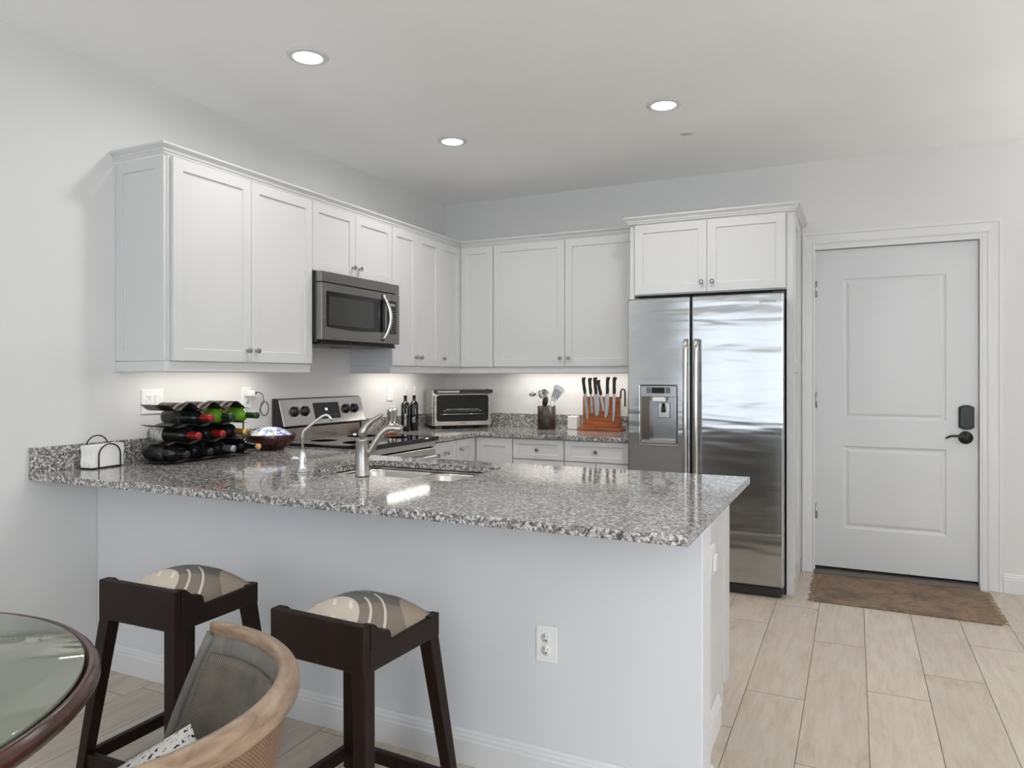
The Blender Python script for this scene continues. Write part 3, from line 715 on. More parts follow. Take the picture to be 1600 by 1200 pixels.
# filter tap
gx, gy = 0.973, -2.775
ft = thing('filter_tap', 'slim chrome drinking water tap left of the faucet', 'faucet', (gx, gy, ZC))
F3 = frame((gx, gy, ZC+0.0005), R(25.5))
MB(F3).lathe([(0, 0), (0.027, 0), (0.027, 0.004), (0.020, 0.008), (0.018, 0.020), (0.016, 0.036), (0.017, 0.050), (0.013, 0.062), (0.010, 0.078), (0.006, 0.086), (0, 0.086)], n=28).build('tap_base', M_CHROME, ft)
MB(F3).tube([(0, 0, 0.08), (0, 0, 0.150), (0.003, 0, 0.163), (0.014, 0, 0.176), (0.050, 0, 0.205), (0.080, 0, 0.228), (0.095, 0, 0.234), (0.108, 0, 0.230), (0.117, 0, 0.219), (0.119, 0, 0.208)], 0.0055, 14).build('spout', M_HANDLE, ft)
MB(F3).tube([(-0.012, 0, 0.052), (-0.030, 0, 0.056), (-0.048, 0, 0.050)], [0.006, 0.007, 0.009], 12).build('tap_lever', M_CHROME, ft)

# ================================================================ RANGE
RY0, RY1 = -1.949, -1.188
rg = thing('range', 'stainless electric range with black glass cooktop and raised control panel', 'range', (0.33, (RY0+RY1)/2, 0))
b = MB(); b.box(0.03, 0.610, RY0, RY1, 0.09, 0.872); b.box(0.05, 0.56, RY0+0.02, RY1-0.02, 0, 0.09); b.build('oven_body', M_BLACK, rg)
b = MB(); b.box(0.07, 0.665, RY0-0.003, RY1+0.003, 0.873, 0.899, 0.006, 2); b.build('cooktop', M_BLKGLASS, rg)
M_RING = mat('burner_ring', (0.11, 0.11, 0.115, 1), 0.3)
for x, y, r_ in ((0.22, RY0+0.2, 0.075), (0.22, RY1-0.2, 0.095), (0.49, RY0+0.2, 0.105), (0.49, RY1-0.2, 0.075)):
    MB(frame((x, y, 0.8991))).lathe([(r_, 0), (r_, 0.0003), (r_+0.003, 0.0003), (r_+0.003, 0)], n=48).build('burner_ring', M_RING, rg)
# front: rail, oven door, handle, drawer
b = MB(); b.prism([(0.612, 0.868), (0.640, 0.868), (0.640, 0.838), (0.612, 0.832)], 'y', RY0+0.003, RY1-0.003); b.build('front_trim', M_STEEL, rg)
od = MB().box(0.612, 0.642, RY0+0.003, RY1-0.003, 0.270, 0.828, 0.004, 2).build('oven_door', M_STEEL, rg)
MB().box(0.6425, 0.6445, RY0+0.10, RY1-0.10, 0.36, 0.66, 0.001).build('oven_window', M_BLKGLASS, od)
b = MB(); pts = [(0.642, RY0+0.045, 0.775), (0.690, RY0+0.05, 0.778)]
b.tube([(0.640, RY0+0.05, 0.775), (0.680, RY0+0.055, 0.777)], 0.010, 12); b.tube([(0.640, RY1-0.05, 0.775), (0.680, RY1-0.055, 0.777)], 0.010, 12)
b.tube([(0.682, RY0+0.03+0.70*k_/14, 0.777+0.003*math.sin(PI*k_/14)) for k_ in range(15)], 0.0125, 14); b.build('oven_handle', M_HANDLE, od)
MB().box(0.612, 0.640, RY0+0.003, RY1-0.003, 0.095, 0.262, 0.004, 2).build('storage_drawer', M_STEEL, rg)
# backguard
b = MB(); b.prism([(0.008, 0.87), (0.068, 0.87), (0.068, 0.975), (0.092, 0.985), (0.050, 1.140), (0.040, 1.146), (0.008, 1.146)], 'y', RY0+0.004, RY1-0.004); bg = b.build('backguard', M_BLACK, rg)
b = MB(); b.prism([(0.0685, 0.900), (0.0700, 0.900), (0.0700, 0.972), (0.0685, 0.972)], 'y', RY0+0.03, RY1-0.03); b.build('lower_backguard', M_STEEL, bg)
sl = math.atan2(0.042, 0.155)
# panel frame: origin bottom of slope, x along +Y, z up the slope, front -y
Tp = frame((0.0925, RY0+0.004, 0.985), RL) @ Matrix.Rotation(sl, 4, 'X').inverted()
Lp = math.hypot(0.042, 0.155); Wp = (RY1-RY0)-0.008
cp = MB(Tp).box(0.0, Wp, -0.006, 0.0, 0.0, Lp, 0.002).build('control_panel', M_STEEL, rg)
dp = MB(Tp).box(0.275, 0.275+0.235, -0.0085, -0.006, 0.030, 0.132, 0.001).build('display', M_BLKGLASS, cp)
text_mesh('88', 0.024, Tp @ Matrix.Translation((0.385, -0.0090, 0.088)) @ TXT, 'lit_digits', M_DIGIT, dp, 0.0002)
M_PRINT = mat('grey_print', (0.25, 0.25, 0.26, 1), 0.5)
b = MB(Tp); b.box(0.300, 0.480, -0.0090, -0.0086, 0.050, 0.0515); b.build('touch_marks', M_PRINT, dp)
for x in (0.105, 0.195, 0.575, 0.660):
    b = MB(Tp); b.lathe([(0, 0), (0.031, 0), (0.031, 0.004), (0.026, 0.006), (0.024, 0.020), (0.022, 0.023), (0, 0.023)], n=28, M=Matrix.Translation((x, -0.006, 0.085)) @ Matrix.Rotation(PI/2, 4, 'X'))
    b.box(x-0.006, x+0.006, -0.036, -0.028, 0.062, 0.108, 0.002); b.build('control_knob', M_BLACK, cp)

# ================================================================ MICROWAVE
MY0, MY1, MZ0, MZ1 = -1.983, -1.238, 1.466, 1.858
mw = thing('microwave', 'stainless over-the-range microwave with a curved handle', 'microwave', (0.2, (MY0+MY1)/2, MZ0))
MB().box(0.002, 0.362, MY0, MY1, MZ0, MZ1, 0.002).build('microwave_body', M_BLACK, mw)
Tm = frame((0.3625, MY0, 0), RL); Wm = MY1-MY0
b = MB(Tm); b.box(0.0, Wm, -0.038, 0, MZ0+0.012, MZ1-0.064, 0.004, 2)
fd = b.build('microwave_door', M_MW, mw)
b = MB(Tm); b.box(0.0, Wm, -0.036, 0, MZ1-0.060, MZ1-0.001, 0.003, 2)
for i in range(30): b.box(0.03+i*(Wm-0.06)/30, 0.03+(i+0.62)*(Wm-0.06)/30, -0.0365, -0.034, MZ1-0.0585, MZ1-0.0565, mi=1)
b.build('vent_grille', [M_MW, M_BLACK], mw)
# window with curved lower edge
z0, z1 = 1.545, 1.752
pts = [(0.040, z1-0.003), (0.585, z1-0.003)] + [(0.585-0.545*k_/16, z0+0.006-0.012*math.sin(PI*k_/16)) for k_ in range(17)]
w_ = MB(Tm).prism(pts, 'y', -0.0405, -0.0385).build('door_window', M_BLKGLASS, fd)
MB(Tm).box(0.060, 0.470, -0.0415, -0.0406, z0+0.018, z1-0.030, 0.0004).build('window_screen', M_MWGLASS, w_)
pn = MB(Tm).box(0.612, 0.708, -0.0405, -0.0385, z0-0.004, z1-0.003, 0.001).build('keypad', M_BLKGLASS, fd)
MB(Tm).box(0.628, 0.690, -0.0412, -0.0407, z1-0.035, z1-0.020).build('display', M_DIGIT if False else mat('dim_display', (0.25, 0.27, 0.28, 1), 0.3), pn)
b = MB(Tm)
for i in range(4):
    for j in range(9): b.box(0.622+i*0.021, 0.633+i*0.021, -0.0411, -0.0407, z0+0.012+j*0.016, z0+0.0165+j*0.016)
b.build('key_marks', mat('key_print', (0.16, 0.16, 0.16, 1), 0.5), pn)
hp = []
for k_ in range(15):
    t_ = k_/14; hp.append((0.560+0.030*math.sin(PI*t_), -0.040-0.038*math.sin(PI*t_)**0.8, 1.497+(1.782-1.497)*t_))
MB(Tm).tube(hp, [0.010+0.003*math.sin(PI*k_/14) for k_ in range(15)], 14).build('door_handle', M_HANDLE, fd)
b = MB(); b.box(0.02, 0.385, MY0+0.02, MY1-0.02, MZ0-0.012, MZ0-0.0005, 0.003)
for k_ in range(2): b.box(0.10, 0.26, MY0+0.08+k_*0.36, MY0+0.30+k_*0.36, MZ0-0.016, MZ0-0.012, mi=1)
b.build('underside_vent', [M_BLACK, mat('filter_mesh', (0.25, 0.2, 0.17, 1), 0.4, 0.8)], mw)

# ================================================================ REFRIGERATOR
rf = thing('refrigerator', 'stainless side-by-side refrigerator with an ice and water dispenser', 'refrigerator', (2.21, -0.36, 0))
YF = -0.735
MB().box(1.775, 2.664, -0.665, -0.03, 0.02, 1.748, 0.003).build('cabinet_body', mat('refrigerator_grey', (0.05, 0.05, 0.052, 1), 0.4), rf)
b = MB(); xa, xb = 1.7565, 2.1405
hxa, hxb, hza, hzb = 1.838, 2.060, 0.865, 1.218
outline = lambda: None
def door_shell(x0, x1, z0, z1, hole, name, parent):
    b = MB(); xs = [x0, x1]; zs = [z0, z1]
    if hole: xs = [x0, hole[0], hole[1], x1]; zs = [z0, hole[2], hole[3], z1]
    V = {}
    def v(i, j, y):
        k_ = (i, j, y)
        if k_ not in V: V[k_] = b.v((xs[i], y, zs[j]))
        return V[k_]
    yb = -0.667
    for i in range(len(xs)-1):
        for j in range(len(zs)-1):
            if hole and i == 1 and j == 1: continue
            b.f([v(i, j, YF), v(i+1, j, YF), v(i+1, j+1, YF), v(i, j+1, YF)]); b.f([v(i, j, yb), v(i, j+1, yb), v(i+1, j+1, yb), v(i+1, j, yb)])
    n, m_ = len(xs)-1, len(zs)-1
    for i in range(n):
        for j in (0, m_): b.f([v(i, j, YF), v(i+1, j, YF), v(i+1, j, yb), v(i, j, yb)])
    for j in range(m_):
        for i in (0, n): b.f([v(i, j, YF), v(i, j+1, YF), v(i, j+1, yb), v(i, j, yb)])
    if hole:
        for (a, c) in (((1, 1), (2, 1)), ((2, 1), (2, 2)), ((2, 2), (1, 2)), ((1, 2), (1, 1))): b.f([v(*a, YF), v(*c, YF), v(*c, yb), v(*a, yb)])
    o = b.build(name, M_FRIDGE, parent)
    bv = o.modifiers.new('bevel', 'BEVEL'); bv.width = 0.008; bv.segments = 3; bv.limit_method = 'ANGLE'; bv.angle_limit = R(60)
    return o
fd = door_shell(1.7565, 2.1405, 0.070, 1.755, (hxa, hxb, hza, hzb), 'freezer_door', rf)
fr = door_shell(2.1515, 2.668, 0.070, 1.755, None, 'refrigerator_door', rf)
for x, dr_ in ((2.1235, fd), (2.186, fr)):
    hp = [(x, YF+0.004, 1.492), (x, YF-0.030, 1.490)]
    b = MB(); b.tube([(x, YF+0.002, 1.470), (x, YF-0.040, 1.470)], 0.009, 12); b.tube([(x, YF+0.002, 0.44), (x, YF-0.040, 0.44)], 0.009, 12)
    b.tube([(x, YF-0.045-0.012*math.sin(PI*k_/16), 1.497-1.09*k_/16) for k_ in range(17)], 0.0155, 16, flat=0.85, up=(0, 1, 0)); b.build('door_handle', M_HANDLE, dr_)
# dispenser
M_DISP = mat('dispenser_silver', (0.42, 0.43, 0.44, 1), 0.15, 0.9)
ds = MB()
zt2 = 1.150
ds.box(hxa+0.001, hxb-0.001, YF+0.002, YF+0.03, zt2, hzb-0.001, 0.002)            # header
ds.box(hxa+0.001, hxb-0.001, YF+0.058, YF+0.063, hza+0.001, zt2)                  # back
ds.box(hxa+0.001, hxa+0.006, YF+0.004, YF+0.058, hza+0.001, zt2); ds.box(hxb-0.006, hxb-0.001, YF+0.004, YF+0.058, hza+0.001, zt2)
dsp = ds.build('dispenser', M_DISP, fd)
b = MB(); b.prism([(hxa+0.006, YF-0.006), (hxb-0.006, YF-0.006), (hxb-0.010, YF+0.056), (hxa+0.010, YF+0.056)], 'z', hza+0.002, hza+0.022); b.build('drip_tray', M_CHROME, dsp)
MB().box(hxa+0.070, hxa+0.150, YF-0.0005, YF+0.0019, 1.172, 1.208, 0.0005).build('dispenser_display', M_BLKGLASS, dsp)
M_BTN = mat('button_grey', (0.13, 0.13, 0.14, 1), 0.4)
for x in (hxa+0.038, hxa+0.156): MB().box(x, x+0.028, YF-0.0003, YF+0.0019, 1.172, 1.208).build('dispenser_button', M_BTN, dsp)
MB().box(hxa+0.075, hxa+0.152, YF+0.004, YF+0.05, 1.122, 1.1495, 0.004, 2).build('nozzle_block', M_PLASTIC, dsp)
b = MB(); b.box(hxa+0.098, hxa+0.172, YF+0.048, YF+0.0575, 1.02, 1.115, 0.003); b.build('paddle_plate', M_HANDLE, dsp)
MB().tube([(hxa+0.132, YF+0.046, 1.108), (hxa+0.132, YF+0.036, 1.075), (hxa+0.132, YF+0.034, 1.055)], [0.009, 0.012, 0.011], 14).build('paddle', M_BLACK, dsp)
b = MB(); b.box(hxa+0.0065, hxa+0.055, YF+0.005, YF+0.0575, hza+0.022, zt2-0.001); b.build('dispenser_panel', mat('dispenser_bronze', (0.16, 0.13, 0.11, 1), 0.2, 0.8), dsp)
b = MB(); b.box(1.790, 2.655, -0.700, -0.640, 0.004, 0.060, 0.008, 2)
for k_ in range(5): b.box(1.85+k_*0.15, 1.95+k_*0.15, -0.7015, -0.699, 0.025, 0.038, mi=1)
b.build('kick_grille', [mat('kick_black', (0.02, 0.018, 0.017, 1), 0.35), M_GAP], rf)
b = MB(); b.box(2.61, 2.668, -0.730, -0.655, 1.7551, 1.766, 0.002); b.build('hinge_cover', M_BLACK, rf)
text_mesh('SAMSUNG', 0.020, Matrix.Translation((2.583, YF-0.0006, 1.705)) @ TXT, 'lettering', M_DARKTXT, fr, 0.0003)

# ================================================================ WALL PLATES
def plate(x0, x1, z0, z1, T, t, nm='cover_plate'):
    b = MB(T); b.box(x0, x1, -0.006, -0.0005, z0, z1, 0.002, 2); return b.build(nm, M_PLASTIC, t)
def duplex(cx_, cz_, T, t, deco=False):
    for s_ in (-1, 1):
        zc2 = cz_+s_*0.0195
        b = MB(T)
        b.lathe([(0, 0), (0.0165, 0), (0.0165, 0.002), (0, 0.002)], n=20, M=Matrix.Translation((cx_, -0.006, zc2)) @ Matrix.Rotation(PI/2, 4, 'X'))
        b.box(cx_-0.0075, cx_-0.0055, -0.0086, -0.0080, zc2+0.001, zc2+0.009, mi=1); b.box(cx_+0.0050, cx_+0.0070, -0.0086, -0.0080, zc2+0.002, zc2+0.008, mi=1)
        b.lathe([(0, 0), (0.0027, 0), (0.0027, 0.0006), (0, 0.0006)], n=10, mi=1, M=Matrix.Translation((cx_-0.0003, -0.0080, zc2-0.007)) @ Matrix.Rotation(PI/2, 4, 'X'))
        b.build('socket', [M_PLASTIC, M_SLOT], t)
T = frame((2.126, PY0, 0)); t = thing('wall_outlet', 'white duplex outlet on the half wall under the peninsula worktop', 'outlet', (2.159, PY0, 0.384))
plate(0, 0.070, 0.382, 0.496, T, t); duplex(0.035, 0.439, T, t)
T = frame((0, -2.781, 0), RL); t = thing('outlet_and_switch', 'white double plate with outlet and rocker switch above the wine rack', 'outlet', (0, -2.72, 1.09))
plate(0, 0.118, 1.098, 1.214, T, t)
b = MB(T); b.box(0.022, 0.054, -0.0085, -0.006, 1.122, 1.190, 0.001)
for s_ in (1.138, 1.174):
    b.box(0.030, 0.0325, -0.0092, -0.0086, s_, s_+0.008, mi=1); b.box(0.042, 0.0440, -0.0092, -0.0086, s_, s_+0.008, mi=1); b.box(0.0355, 0.0395, -0.0092, -0.0086, s_-0.008, s_-0.004, mi=1)
b.build('socket', [M_PLASTIC, M_SLOT], t)
b = MB(T); b.prism([(-0.0065, 1.122), (-0.0075, 1.122), (-0.0115, 1.188), (-0.0065, 1.190)], 'x', 0.068, 0.100); b.build('rocker_switch', M_PLASTIC, t)
T = frame((0, -2.170, 0), RL); t = thing('wall_outlet', 'white outlet plate with the charger, between wine rack and range', 'outlet', (0, -2.13, 1.1))
plate(0, 0.072, 1.102, 1.218, T, t); duplex(0.036, 1.160, T, t)
ch = thing('phone_charger', 'white plug-in charger with a grey coiled cord', 'charger', (0.03, -2.134, 1.17))
MB(T).box(0.014, 0.060, -0.046, -0.0095, 1.166, 1.200, 0.005, 3).build('adapter', M_PLASTIC, ch)
cd = [(0.030, -2.104, 1.183), (0.030, -2.080, 1.187), (0.040, -2.058, 1.178), (0.045, -2.050, 1.150), (0.045, -2.056, 1.125), (0.045, -2.072, 1.105), (0.045, -2.078, 1.085), (0.05, -2.066, 1.064)]
import itertools
def catmull(P, n=6):
    P = [Vector(p) for p in P]; Q = [P[0]]+P+[P[-1]]; out = []
    for i in range(1, len(Q)-2):
        for k_ in range(n):
            t_ = k_/n; a, b_, c, d_ = Q[i-1], Q[i], Q[i+1], Q[i+2]
            out.append(0.5*((2*b_)+(c-a)*t_+(2*a-5*b_+4*c-d_)*t_*t_+(3*b_-a-3*c+d_)*t_**3))
    out.append(P[-1]); return out
b = MB(); b.tube(catmull(cd), 0.0028, 8); b.tube([(0.030, -2.108, 1.183), (0.030, -2.090, 1.184)], 0.006, 10)
b.tube([(0.047, -2.045+0.030*math.cos(a), 1.096+0.040*math.sin(a)) for a in [2*PI*k_/20 for k_ in range(41)]], 0.003, 6)
b.build('cord', M_CORD, ch)
T = frame((0, -0.815, 0), RL); t = thing('wall_outlet', 'white safety outlet plate on the wall behind the oil bottles', 'outlet', (0, -0.78, 1.1))
plate(0, 0.072, 1.100, 1.216, T, t)
b = MB(T); b.box(0.020, 0.052, -0.0085, -0.006, 1.126, 1.190, 0.001); b.box(0.030, 0.042, -0.0092, -0.0086, 1.154, 1.158, mi=1); b.build('socket', [M_PLASTIC, M_SLOT], t)
# pop-out outlet cover on the peninsula end
T = frame((2.5765, -2.60, 0), RL); t = thing('peninsula_outlet', 'white arched outlet cover on the end of the peninsula', 'outlet', (2.58, -2.5, 0.6))
pts = [(0.02, 0.585), (0.13, 0.585), (0.13, 0.665)]+[(0.075+0.055*math.cos(R(a)), 0.665+0.030*math.sin(R(a))) for a in range(15, 180, 15)]+[(0.02, 0.665)]
b = MB(T); b.prism(pts, 'y', -0.012, -0.0005); b.build('cover', M_PLASTIC, t, bevel=0.003)
MB(T).box(0.06, 0.11, -0.022, -0.0125, 0.60, 0.655, 0.004, 2).build('flap', M_PLASTIC, t)

# ================================================================ COUNTER OBJECTS (left wall)
ZK = ZC+0.0008
# napkin holder and napkins
nh = thing('napkin_holder', 'black wire napkin holder with two arches', 'napkin holder', (0.088, -3.03, ZK), R(96))
Tn = frame((0.088, -3.030, ZK), R(97))    # local x along the wall
b = MB(Tn); r_ = 0.0028
for yy in (-0.036, 0.036):
    hh = 0.050 if yy < 0 else 0.084
    arc = [(-0.055, yy, 0.003)]+[(-0.055, yy, hh)]+[(0.055*math.cos(R(a)), yy, hh+0.004+0.048*math.sin(R(a))) for a in range(170, 0, -10)]+[(0.055, yy, hh), (0.055, yy, 0.003)]
    b.tube(arc, r_, 8)
    b.tube([(-0.080, yy*0.9, 0.003), (0.055, yy, 0.003)], r_, 8)
b.build('wire_arches', M_BLKMETAL, nh)
MB(Tn).box(-0.082, 0.062, -0.038, 0.038, 0.0, 0.004, 0.001).build('base_plate', M_BLKMETAL, nh)
b = MB(Tn)
for i in range(7):
    o_ = random.uniform(-0.003, 0.003); yy = -0.030+i*0.0086
    pts = [(-0.083+o_, 0.0055), (-0.086+o_, 0.03), (-0.080+o_, 0.055), (-0.085+o_, 0.098), (0.078+o_, 0.100), (0.080+o_, 0.06), (0.076+o_, 0.04), (0.079+o_, 0.0055)]
    b.prism(pts, 'y', yy, yy+0.0080)
o = b.build('napkin_stack', M_NAPKIN); tag(o, 'stack of white paper napkins in the wire holder', 'napkins', kind='stuff')

# wine rack with wavy shelves
RYC = [-2.745, -2.610, -2.475]; PIT = 0.135
zc = [0.929, 1.006, 1.083]; br = 0.0375
rk = thing('wine_rack', 'dark metal wine rack with four wavy shelves', 'wine rack', (0.2, -2.60, ZK))
def wave(zm, amp, y0, y1, ydip, x0, x1, name):
    b = MB(); n = 60; T_, B_ = [], []
    rows = []
    for i in range(n+1):
        y = y0+(y1-y0)*i/n; z = zm-amp*math.cos(2*PI*(y-ydip)/PIT)
        rows.append([b.v((x0, y, z)), b.v((x1, y, z)), b.v((x1, y, z-0.0016)), b.v((x0, y, z-0.0016))])
    for A, B in zip(rows, rows[1:]):
        for k_ in range(4): b.f([A[k_], A[(k_+1) % 4], B[(k_+1) % 4], B[k_]], k_ in (0, 2))
    b.f(rows[0]); b.f(rows[-1][::-1]); return b.build(name, M_RACK, rk)
off = PIT/2
wave(zc[0]-br+0.0028, 0.0035, -2.88, -2.345, RYC[0]-off, 0.10, 0.285, 'wavy_shelf')
wave(zc[1]-br+0.0065, 0.0070, -2.86, -2.40, RYC[0], 0.10, 0.285, 'wavy_shelf')
wave(zc[2]-br+0.0065, 0.0070, -2.86, -2.40, RYC[0]+off, 0.10, 0.285, 'wavy_shelf')
wave(1.138, 0.017, -2.86, -2.40, RYC[0]+off, 0.10, 0.285, 'wavy_shelf')
for x, y in ((0.262, -2.408), (0.125, -2.408)):
        MB().box(x-0.002, x+0.002, y-0.003, y+0.003, ZK, 1.130).build('post', M_RACK, rk)
def bottle(y, z, x0, label, glass, lab, cap, capm, L=0.30, r=br, neck_open=False, labx=(0.03, 0.13)):
    """lying bottle, base at x0, neck toward +x"""
    t = thing('wine_bottle', label, 'wine bottle', (x0, y, z-r), 0, 'wine bottles in the rack')
    M_ = Matrix.Translation((x0, y, z)) @ Matrix.Rotation(PI/2, 4, 'Y')
    pr = [(0, 0.008), (r*0.75, 0.003), (r*0.93, 0.0), (r*0.985, 0.006), (r, 0.012), (r, L*0.60), (r*0.93, L*0.66), (r*0.70, L*0.71), (r*0.45, L*0.75), (0.0150, L*0.80), (0.0140, L*0.96), (0.0155, L*0.965), (0.0155, L*0.99), (0.010, L), (0, L)]
    MB().lathe(pr, n=28, M=M_).build('glass_body', glass, t)
    if lab: MB().lathe([(r+0.0001, labx[0]), (r+0.0005, labx[0]), (r+0.0005, labx[1]), (r+0.0001, labx[1])], n=28, M=M_).build('label', lab, t)
    if cap == 'foil': MB().lathe([(0.0156, L*0.79), (0.0162, L*0.795), (0.0158, L*0.95), (0.0166, L*0.965), (0.0166, L+0.0012), (0, L+0.0018)], n=20, M=M_).build('foil_capsule', capm, t)
    if cap == 'cork': MB().lathe([(0.0095, L*0.99), (0.0135, L+0.0005), (0.0140, L+0.012), (0.012, L+0.016), (0, L+0.016)], n=16, M=M_).build('cork', capm, t)
    return t
bottle(RYC[0]-off, zc[0], 0.095, 'dark bottle with black capsule, bottom row nearest the camera', M_GLASS_WINE, M_LABEL_DK, 'foil', M_CAP_BLACK, 0.25)
bottle(RYC[1]-off, zc[0], 0.060, 'dark bottle second from the near end of the bottom row', M_GLASS_WINE, None, 'foil', M_CAP_BLACK, 0.28)
bottle(RYC[2]-off, zc[0], 0.055, 'dark bottle with silver foil capsule in the bottom row', M_GLASS_WINE, M_LABEL_DK, 'foil', M_CAP_SILVER, 0.285)
bottle(RYC[2]+off, zc[0], 0.070, 'dark bottle with a bare cork, bottom row beside the bowl', M_GLASS_WINE, None, 'cork', M_CORK, 0.285)
bottle(RYC[0], zc[1], 0.040, 'wine bottle with a large cream label and red capsule, middle row nearest the camera', M_GLASS_WINE, M_LABEL, 'foil', M_CAP_RED, 0.30, labx=(0.012, 0.10))
bottle(RYC[1], zc[1], 0.045, 'wine bottle with red capsule in the centre of the rack', M_GLASS_WINE, M_LABEL_DK, 'foil', M_CAP_RED, 0.30)
bottle(RYC[2], zc[1], 0.050, 'wine bottle with gold capsule in the middle row', M_GLASS_WINE, None, 'foil', M_CAP_GOLD, 0.30)
bottle(RYC[0]+off, zc[2], 0.045, 'dark wine bottle with red capsule in the top row', M_GLASS_WINE, M_LABEL_DK, 'foil', M_CAP_RED, 0.30)
bottle(RYC[1]+off, zc[2], 0.050, 'green wine bottle with amber label in the middle of the top row', M_GLASS_GREEN, M_LABEL_YL, 'foil', M_CAP_GREEN, 0.28)
bottle(RYC[2]+off, zc[2], 0.055, 'green wine bottle at the far end of the top row', M_GLASS_GREEN, M_LABEL_YL, 'foil', M_CAP_GREEN, 0.30)

# dark bowl with plastic bag
bx, by = 0.195, -2.150
b = MB(frame((bx, by, ZK))); b.lathe([(0, 0), (0.055, 0), (0.060, 0.004), (0.090, 0.018), (0.118, 0.045), (0.133, 0.080), (0.131, 0.082), (0.124, 0.075), (0.108, 0.042), (0.08, 0.018), (0, 0.010)], n=48)
tag(b.build('serving_bowl', M_BOWLW), 'dark wooden bowl on the counter between wine rack and range', 'bowl')
b = MB(frame((bx, by, ZK+0.058))); n = 40; rows = []
rnd = random.Random(5)
bm2 = bmesh.new(); bmesh.ops.create_icosphere(bm2, subdivisions=4, radius=1)
from mathutils import noise as mn
for v in bm2.verts:
    p = v.co.copy(); d_ = 1+0.16*mn.noise(p*2.6)+0.07*mn.noise(p*7)
    v.co = Vector((p.x*0.104*d_, p.y*0.104*d_, p.z*(0.050 if p.z > 0 else 0.030)*d_+0.010))
for f in bm2.faces: f.smooth = True
b.merge(bm2)
tag(b.build('plastic_bag', M_BAG), 'crumpled white and blue printed bag lying in the dark bowl', 'bag')

# ================================================================ COUNTER OBJECTS (right of range, corner, back)
# small wooden dish, mills, bottles
b = MB(frame((0.20, -1.085, ZK))); b.lathe([(0, 0), (0.048, 0), (0.060, 0.006), (0.068, 0.040), (0.064, 0.041), (0.056, 0.010), (0, 0.008)], n=36)
tag(b.build('small_wooden_dish', M_REDWOOD), 'small reddish wooden dish right of the range', 'dish')
for i, (x, y, lb) in enumerate(((0.115, -0.935, 'steel pepper mill nearer the range'), (0.090, -0.855, 'steel salt mill next to the oil bottles'))):
    t = thing('pepper_mill', lb, 'mill', (x, y, ZK), 0, 'steel mills'); F_ = frame((x, y, ZK))
    MB(F_).lathe([(0, 0), (0.024, 0), (0.024, 0.008), (0.022, 0.010), (0.022, 0.130), (0.024, 0.132), (0.024, 0.160), (0.022, 0.164), (0, 0.164)], n=28).build('mill_body', M_STEEL, t)
    MB(F_).lathe([(0, 0.1645), (0.006, 0.1645), (0.008, 0.172), (0.005, 0.180), (0, 0.181)], n=14).build('mill_knob', M_CHROME, t)
for i, (x, y, txt, lb, rz) in enumerate(((0.125, -0.762, 'VINEGAR', 'square black vinegar bottle with pourer, lettered VINEGAR', R(35)), (0.140, -0.672, 'OIL', 'square black oil bottle with pourer, lettered OIL', R(30)))):
    t = thing('oil_bottle', lb, 'bottle', (x, y, ZK), rz, 'oil and vinegar bottles'); F_ = frame((x, y, ZK), rz)
    b = MB(F_); prof = [(0.028, 0.0), (0.030, 0.004), (0.031, 0.184), (0.028, 0.196), (0.018, 0.208), (0.012, 0.213), (0.012, 0.245), (0.0135, 0.246), (0.0135, 0.252)]
    sec = []
    for r_, z in prof:
        q = min(1, max(0, (z-0.184)/0.03)); N = 24; ring = []
        for k_ in range(N):
            a = 2*PI*k_/N; e = 4.5*(1-q)+2*q
            rr_ = r_/((abs(math.cos(a))**e+abs(math.sin(a))**e)**(1/e)); ring.append(b.v((rr_*math.cos(a), rr_*math.sin(a), z)))
        sec.append(ring)
    for A, B in zip(sec, sec[1:]):
        for k_ in range(24): b.f([A[k_], A[(k_+1) % 24], B[(k_+1) % 24], B[k_]], True)
    b.f(sec[0][::-1]); b.f(sec[-1]); bt = b.build('bottle_body', M_BLKGLASS, t)
    MB(F_).tube([(0, 0, 0.252), (0, 0, 0.262), (0.002, 0, 0.285), (0.006, 0, 0.312)], [0.010, 0.004, 0.003, 0.002], 10).build('pourer', M_CHROME, t)
    text_mesh(txt, 0.030 if txt == 'OIL' else 0.022, F_ @ Matrix.Translation((0.0, -0.0306, 0.080)) @ TXT @ Matrix.Rotation(PI/2, 4, 'Z'), 'lettering', M_WHITETXT, bt, 0.0004)

# toaster oven, diagonal in the corner
Tt = frame((0.382, -0.382, ZK), R(45)); tw, tht = 0.455, 0.290
to = thing('toaster_oven', 'steel toaster oven standing diagonally in the corner', 'toaster oven', (0.372, -0.372, ZK), R(45))
def tb(x0, x1, y0, y1, z0, z1): return (x0, x1, y0, y1, z0, z1)
MTO = steel('toaster_steel', (0.50, 0.47, 0.43, 1), 0.25, (3, 3, 300))
b = MB(Tt); b.box(-tw/2, tw/2, 0.02, 0.285, 0.020, tht, 0.006, 2)
for i in range(14):
    for j in range(5): b.box(-tw/2-0.0006, -tw/2+0.001, 0.05+i*0.015, 0.058+i*0.015, 0.035+j*0.012, 0.041+j*0.012, mi=1)
b.build('oven_body', [MTO, M_SLOT], to)
fdz0, fdz1 = 0.024, 0.236
